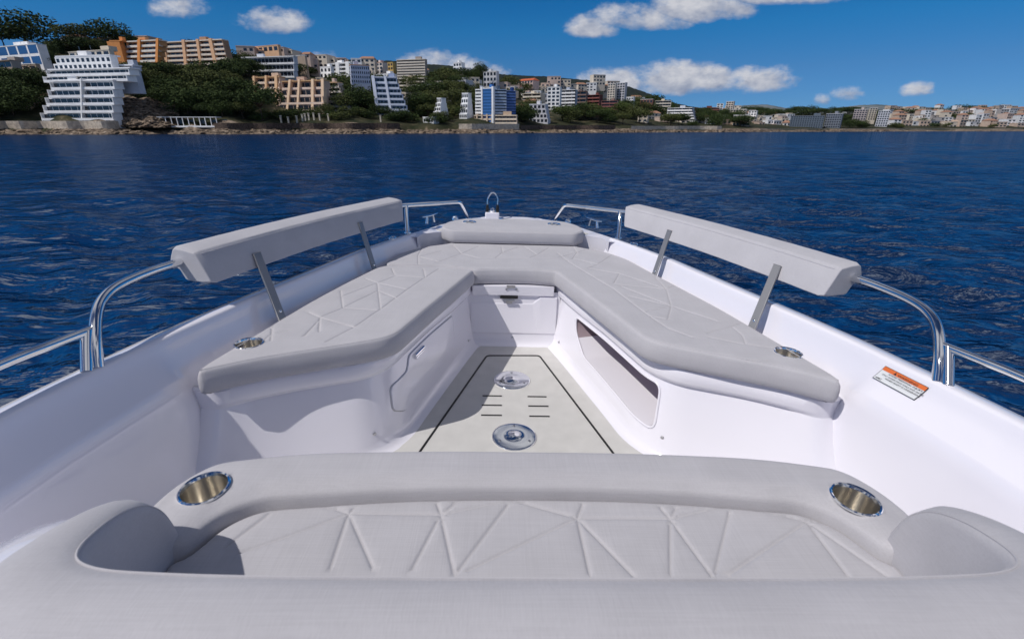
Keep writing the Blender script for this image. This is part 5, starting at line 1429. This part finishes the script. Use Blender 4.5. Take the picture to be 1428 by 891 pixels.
# rocks along the water line
def rocks():
    rs = np.random.RandomState(3); V = []; F = []
    ico = bmesh.new(); bmesh.ops.create_icosphere(ico, subdivisions=1, radius=1); iv = np.array([v.co[:] for v in ico.verts]); if_ = [[v.index for v in f.verts] for f in ico.faces]; ico.free()
    for k in range(1500):
        p = rs.uniform(-120, 1250)
        u = upx(p); ys = tab(TS, p)+5*math.sin(p*.035)+2.5*math.sin(p*.11+1); Y = ys+rs.uniform(-3.5, 7.5); s_ = rs.uniform(.3, 1.5)*(1 if p < 700 else .8)
        q = iv*(1+.35*rs.normal(size=(len(iv), 1)))*np.array([s_*1.5, s_, s_*.55])
        b = len(V); c_ = np.array([u*Y, Y, max(-.2, ground(u, Y)*.9)])
        V += [tuple(a+c_) for a in q]; F += [tuple(b+i for i in f) for f in if_]
    o = mesh_obj('shore_rocks', V, F, M['rock'], None, False); o['kind'] = 'stuff'
    tag(o, 'tumbled brown and tan rocks along the water line', 'rocks')
    # the craggy cliff right of the terraced hotel
    V = []; F = []; nx, nz = 90, 50
    def octv(n_, m_):
        out = 0
        for k_, am in ((5, 2.5), (11, 2.6), (24, 2.2), (50, 1.4)):
            g_ = rs.rand(k_+2, k_+2); xi = np.linspace(0, k_, n_); yi = np.linspace(0, k_, m_)
            x0_ = xi.astype(int); y0_ = yi.astype(int); fx = (xi-x0_)[:, None]; fy = (yi-y0_)[None]
            out = out+am*(g_[x0_][:, y0_]*(1-fx)*(1-fy)+g_[x0_+1][:, y0_]*fx*(1-fy)+g_[x0_][:, y0_+1]*(1-fx)*fy+g_[x0_+1][:, y0_+1]*fx*fy)
        return out
    O_ = octv(nx+1, nz+1)
    for i in range(nx+1):
        for j in range(nz+1):
            p = 150+(250-150)*i/nx; top_ = 134+16*abs(i/nx-.35)+2*math.sin(i*.21)
            r = 178-(178-top_)*j/nz
            Y = 232+20*(j/nz)**1.2+O_[i, j]*1.1+14*abs(i/nx-.45)**2*2
            u, v = pdir(p, r); V.append((u*Y, Y, EYE+v*Y))
    for i in range(nx):
        for j in range(nz): a = i*(nz+1)+j; F.append((a, a+nz+1, a+nz+2, a+1))
    o = mesh_obj('cliff', V, F, M['rock'], None, False); o['kind'] = 'structure'
rocks()

# --- trees: singled out ones first, then the groves
tree(36, 56, 46, 'round', 'foliage', 'huge umbrella pine on the ridge near the left edge', wide=1.5)
tree(2, 54, 26, 'umbrella', 'foliage', 'umbrella pine cut off by the left edge of the picture', wide=1.4)
tree(110, 54, 27, 'umbrella', 'foliage_olive', 'wide olive toned pine on the ridge above the white hotel', wide=1.6)
tree(155, 52, 34, 'round', 'foliage', 'big round topped pine on the ridge left of the orange apartments', wide=1.35)
tree(86, 76, 24, 'cypress', 'foliage', 'dark conifer behind the top of the white terraced hotel', wide=1.9)
tree(366, 168, 46, 'umbrella', 'foliage', 'tall pine standing before the peach terraces near the water', wide=1.1)
tree(352, 108, 22, 'round', 'foliage', 'round tree before the left end of the rounded white block', wide=1.2)
tree(381, 108, 20, 'round', 'foliage', 'round tree before the middle of the rounded white block', wide=1.2)
tree(411, 110, 20, 'umbrella', 'foliage', 'wide pine before the right end of the rounded white block', wide=1.5)
tree(671, 104, 16, 'round', 'foliage', 'round dark tree on the knoll left of the shaded pale house', wide=1.3, Y=460)
tree(712, 122, 18, 'round', 'foliage_olive', 'single bushy tree on the slope above the dark blue wing', wide=1.4)
G = grove
G(9, 172, 262, 58, 63, 15, ['umbrella', 'round'], ['foliage'], 'dark pine in the ridge row behind the orange and peach apartments', 'ridge pines behind the orange apartments', 1.2)
G(8, 262, 340, 74, 92, 18, ['umbrella', 'round'], ['foliage'], 'dark pine on the ridge right of the peach stepped apartments', 'ridge pines right of the peach apartments', 1.2)
G(9, 340, 432, 76, 90, 13, ['umbrella', 'round'], ['foliage', 'foliage_olive'], 'small ridge pine above the rounded white block', 'ridge pines above the rounded white block', 1.3)
G(7, 62, 150, 68, 76, 14, ['round', 'bush'], ['foliage', 'foliage_olive'], 'bushy tree on the bank above the white terraced hotel', 'trees above the white terraced hotel', 1.3)
G(12, -10, 58, 120, 165, 26, ['round', 'umbrella'], ['foliage'], 'dark tree in the dense garden at the left edge', 'garden trees at the left edge', 1.2)
G(26, -900, -20, 80, 165, 24, ['round', 'umbrella'], ['foliage', 'foliage_olive'], 'tree on the wooded shore beyond the left edge', 'trees beyond the left edge', 1.3)
G(5, 56, 76, 85, 110, 20, ['round'], ['foliage'], 'dark tree squeezed left of the white terraced hotel', 'trees left of the terraced hotel', 1.)
G(14, 178, 240, 112, 142, 22, ['round', 'umbrella'], ['foliage', 'foliage_olive'], 'dark tree above the bare cliff', 'trees above the cliff', 1.2)
G(9, 160, 235, 140, 168, 10, ['bush'], ['foliage', 'foliage_olive'], 'low shrub clinging to the bare cliff', 'shrubs on the cliff', 1.3)
G(34, 236, 345, 112, 166, 26, ['round', 'umbrella'], ['foliage', 'foliage', 'foliage_olive'], 'dark tree on the wooded slope above the white pavilion', 'wood above the pavilion', 1.2)
G(10, 300, 345, 98, 112, 18, ['round', 'umbrella'], ['foliage'], 'dark tree between the peach apartments and rounded white block', 'trees between the apartments', 1.2)
G(12, 345, 480, 160, 170, 12, ['bush', 'round'], ['foliage', 'foliage_olive'], 'garden shrub in front of the peach terraces', 'garden shrubs before the peach terraces', 1.4)
G(20, 465, 530, 130, 156, 26, ['round'], ['foliage', 'foliage', 'foliage_olive'], 'big round tree between the peach terraces and shaded hotel', 'trees between terraces and shaded hotel', 1.15)
G(16, 480, 640, 160, 172, 14, ['bush', 'round'], ['foliage_olive', 'foliage'], 'low tree behind the sea wall below the shaded hotel', 'low trees below the shaded hotel', 1.3)
G(24, 572, 640, 116, 164, 22, ['round', 'umbrella'], ['foliage', 'foliage_olive'], 'dark tree on the slope below the beige hotel tower', 'wood below the beige hotel tower', 1.2)
G(12, 594, 668, 98, 118, 17, ['round', 'umbrella'], ['foliage'], 'dark tree on the knoll round the perched white villa', 'knoll trees', 1.2)
G(9, 636, 664, 122, 168, 18, ['round', 'umbrella'], ['foliage', 'foliage_olive'], 'dark tree just left of the blue hotel', 'trees left of the blue hotel', 1.)
G(9, 694, 765, 122, 140, 10, ['bush', 'round'], ['foliage', 'foliage_olive'], 'scrubby tree among houses above the blue hotel', 'trees among houses above the blue hotel', 1.3)
G(10, 720, 752, 150, 172, 18, ['round'], ['foliage', 'foliage_olive'], 'tree right beside the blue hotel', 'trees right of the blue hotel', 1.1)
G(20, 784, 868, 160, 174, 17, ['round', 'umbrella'], ['foliage', 'foliage_olive', 'foliage_bright'], 'tree in front of the brown and dark red blocks', 'trees before the brown blocks', 1.2)
G(26, 868, 936, 150, 176, 15, ['round', 'umbrella'], ['foliage', 'foliage_olive'], 'tree on the slope right of the high tower', 'trees right of the high tower', 1.3)
G(26, 936, 1040, 160, 178, 12, ['round', 'umbrella'], ['foliage', 'foliage'], 'tree along the shore by the small balconied white hotel', 'trees by the balconied hotel', 1.3)
G(26, 1030, 1240, 158, 163, 9, ['round', 'umbrella', 'bush'], ['foliage'], 'small far tree on the low ridge left of the right town', 'far ridge trees', 1.6)
G(12, 1165, 1215, 168, 179, 10, ['round'], ['foliage'], 'dark tree by the right waterfront hotels', 'trees by the right waterfront hotels', 1.4)
G(22, 1240, 1428, 155, 163, 9, ['round', 'umbrella', 'bush'], ['foliage'], 'small far tree on the skyline of the right town', 'far skyline trees', 1.5)
G(14, 1240, 1428, 164, 180, 7, ['round', 'bush'], ['foliage', 'foliage_olive'], 'tiny tree between houses of the right town', 'trees between the far houses', 1.4)

INFILL = True
# the far town on the right: small houses, each its own object
def far_house(px, base, w, h, wc, Y, kind):
    u0, v = pdir(px-w/2, base); u1, _ = pdir(px+w/2, base); W = (u1-u0)*Y; H = h*Y/655*.93; D = 9+RS.random()*5
    V = MB(); V.box(-W/2, W/2, 0, D, -6, H); nf = len(V.f)
    n = max(1, int(round(H/3.1))); b = max(2, int(W/3.2)); wf = []
    for i in range(n):
        for j in range(b):
            if RS.random() < .12: continue
            x = -W/2+(j+.5)*W/b; z = i*H/n+H/n*.25; V.box(x-W/b*.28, x+W/b*.28, -.06, .1, z, z+H/n*.5)
    nw = len(V.f)
    if kind == 'tile':
        V.add([(-W/2-.4, -.4, H), (W/2+.4, -.4, H), (W/2+.4, D+.4, H), (-W/2-.4, D+.4, H), (-W/2+1.5, D/2, H+2.2), (W/2-1.5, D/2, H+2.2)], [(0,1,5,4), (2,3,4,5), (1,2,5), (3,0,4), (0,3,2,1)])
    else: V.box(-W/2-.1, W/2+.1, -.2, D+.1, H+.003, H+.5)
    o = mesh_obj('far_house', V.v, V.f, wallmat(wc), None, False)
    o.data.materials.append(M['far_glass']); o.data.materials.append(wallmat((.34, .19, .13)) if kind == 'tile' else wallmat(wc))
    for p in o.data.polygons: p.material_index = 0 if p.index < nf else (1 if p.index < nw else 2)
    vb = pdir(px, base)[1]; o.location = ((u0+u1)/2*Y, Y, EYE+vb*Y); o.rotation_euler = (0, 0, R(RS.uniform(-20, 20)))
    return o
COLS = [((.76, .76, .77), 'white'), ((.66, .58, .48), 'cream'), ((.52, .40, .32), 'tan'), ((.40, .38, .38), 'grey'), ((.56, .44, .38), 'pinkish')]
for row, (pb, Y0, hh, cnt, x0, x1) in enumerate([(160, 1000, 9, 24, 1238, 1440), (165, 880, 10, 22, 1236, 1440), (171, 780, 11, 21, 1238, 1440), (177, 690, 12, 19, 1240, 1440), (182, 615, 10, 15, 1242, 1440), (166, 800, 5, 9, 1046, 1105), (173, 640, 7, 8, 1050, 1102), (180, 520, 7, 6, 1050, 1100), (163, 950, 4, 12, 1100, 1236)]):
    where = ['on the skyline row', 'in the second row from the skyline', 'in the middle row', 'in the row behind the quay', 'on the quay'][row] if row < 5 else ''
    for i in range(cnt):
        px = x0+(x1-x0)*(i+.5+.3*(RS.random()-.5))/cnt; wc, cn = COLS[min(4, int(RS.random()**1.3*5))]
        o = far_house(px, pb+RS.uniform(-1, 1), (x1-x0)/cnt*RS.uniform(.7, 1.15), hh*RS.uniform(.65, 1.35), wc, Y0*RS.uniform(.97, 1.03), 'tile' if RS.random() < .14 else 'flat')
        if row < 5: tag(o, '%s far house %s of the right hand town' % (cn, where), 'house', '%s houses %s' % (cn, where))
        elif row < 8: tag(o, '%s small house left of the dark grey blue hotel slab' % cn, 'house', '%s houses left of the hotel slab' % cn)
        else: tag(o, '%s tiny house on the wooded ridge above the hotel slabs' % cn, 'house', '%s houses on the wooded ridge' % cn)

for (x0, x1, y0, y1, cnt, w, h, lab, cols) in [(430, 520, 92, 112, 7, 13, 20, 'mid-rise block on the crest behind the gabled white hotel', (0, 1, 1, 4)), (590, 664, 106, 140, 10, 12, 18, 'pale mid-rise block climbing the slope left of the blue hotel', (0, 0, 1)), (756, 864, 116, 136, 9, 13, 15, 'pale block on the rise behind the white round balconied hotel', (0, 1, 1, 4)), (240, 345, 128, 150, 4, 12, 10, 'pale roof showing through the wood above the pavilion', (1, 2, 4)),
        (432, 520, 100, 122, 7, 14, 12, 'small house tucked behind the gabled white hotel', (0, 1, 1)), (500, 600, 116, 150, 9, 13, 13, 'small pale house among trees around the shaded stepped hotel', (0, 0, 1)),
        (594, 664, 112, 160, 11, 12, 12, 'small white house on the wooded slope left of the blue hotel', (0, 0, 0, 1)), (694, 764, 118, 142, 11, 12, 9, 'small house on the open slope above and right of the blue hotel', (0, 1, 1, 4)),
        (722, 800, 140, 168, 8, 14, 13, 'small pale house between the blue hotel and the dark red blocks', (0, 1, 0)), (868, 940, 140, 172, 14, 14, 10, 'small house among trees right of the high tower', (0, 1, 1, 4)),
        (940, 1046, 156, 176, 16, 13, 9, 'small house among the shore trees of the right centre', (0, 1, 1, 2)), (76, 215, 56, 66, 6, 16, 8, 'low pale villa along the ridge top above the white hotel', (0, 1, 2)), (330, 440, 72, 84, 5, 15, 7, 'low villa on the crest above the rounded white block', (1, 4, 2)),
        (1046, 1105, 164, 178, 9, 9, 8, 'pale house by the quay left of the hotel slabs', (0, 1, 1)), (6, 60, 112, 150, 4, 16, 13, 'pale house half hidden in the left edge garden', (2, 3, 1))]:
    for i in range(cnt):
        px = x0+(x1-x0)*(i+.5+.6*(RS.random()-.5))/cnt; pb = RS.uniform(y0, y1); u, Y, z = hit(px, pb)
        wc, cn = COLS[RS.choice(cols)]
        o = far_house(px, pb, w*RS.uniform(.9, 1.7), h*RS.uniform(.55, .95), wc, Y, 'tile' if RS.random() < .25 else 'flat')
        tag(o, '%s, %s walls' % (lab, cn), 'house', '%s: %s' % (lab, cn))

# ------------------------------------------------------------------ the air over the bay
def haze():
    m = bpy.data.materials.new('haze_air'); m.use_nodes = True; N = m.node_tree.nodes; N.clear()
    v = N.new('ShaderNodeVolumePrincipled'); v.inputs['Color'].default_value = (.70, .84, 1.0, 1); v.inputs['Density'].default_value = HAZE; v.inputs['Anisotropy'].default_value = 0.0
    o_ = N.new('ShaderNodeOutputMaterial'); m.node_tree.links.new(v.outputs[0], o_.inputs['Volume'])
    b = MB(); b.box(-16500, 16500, -16500, 16500, -40, 620); o = b.build('haze', m, None, False, None); tag(o, 'thin blue haze over the far shore', 'haze', None, 'stuff')
HAZE = 0.7e-5
haze()
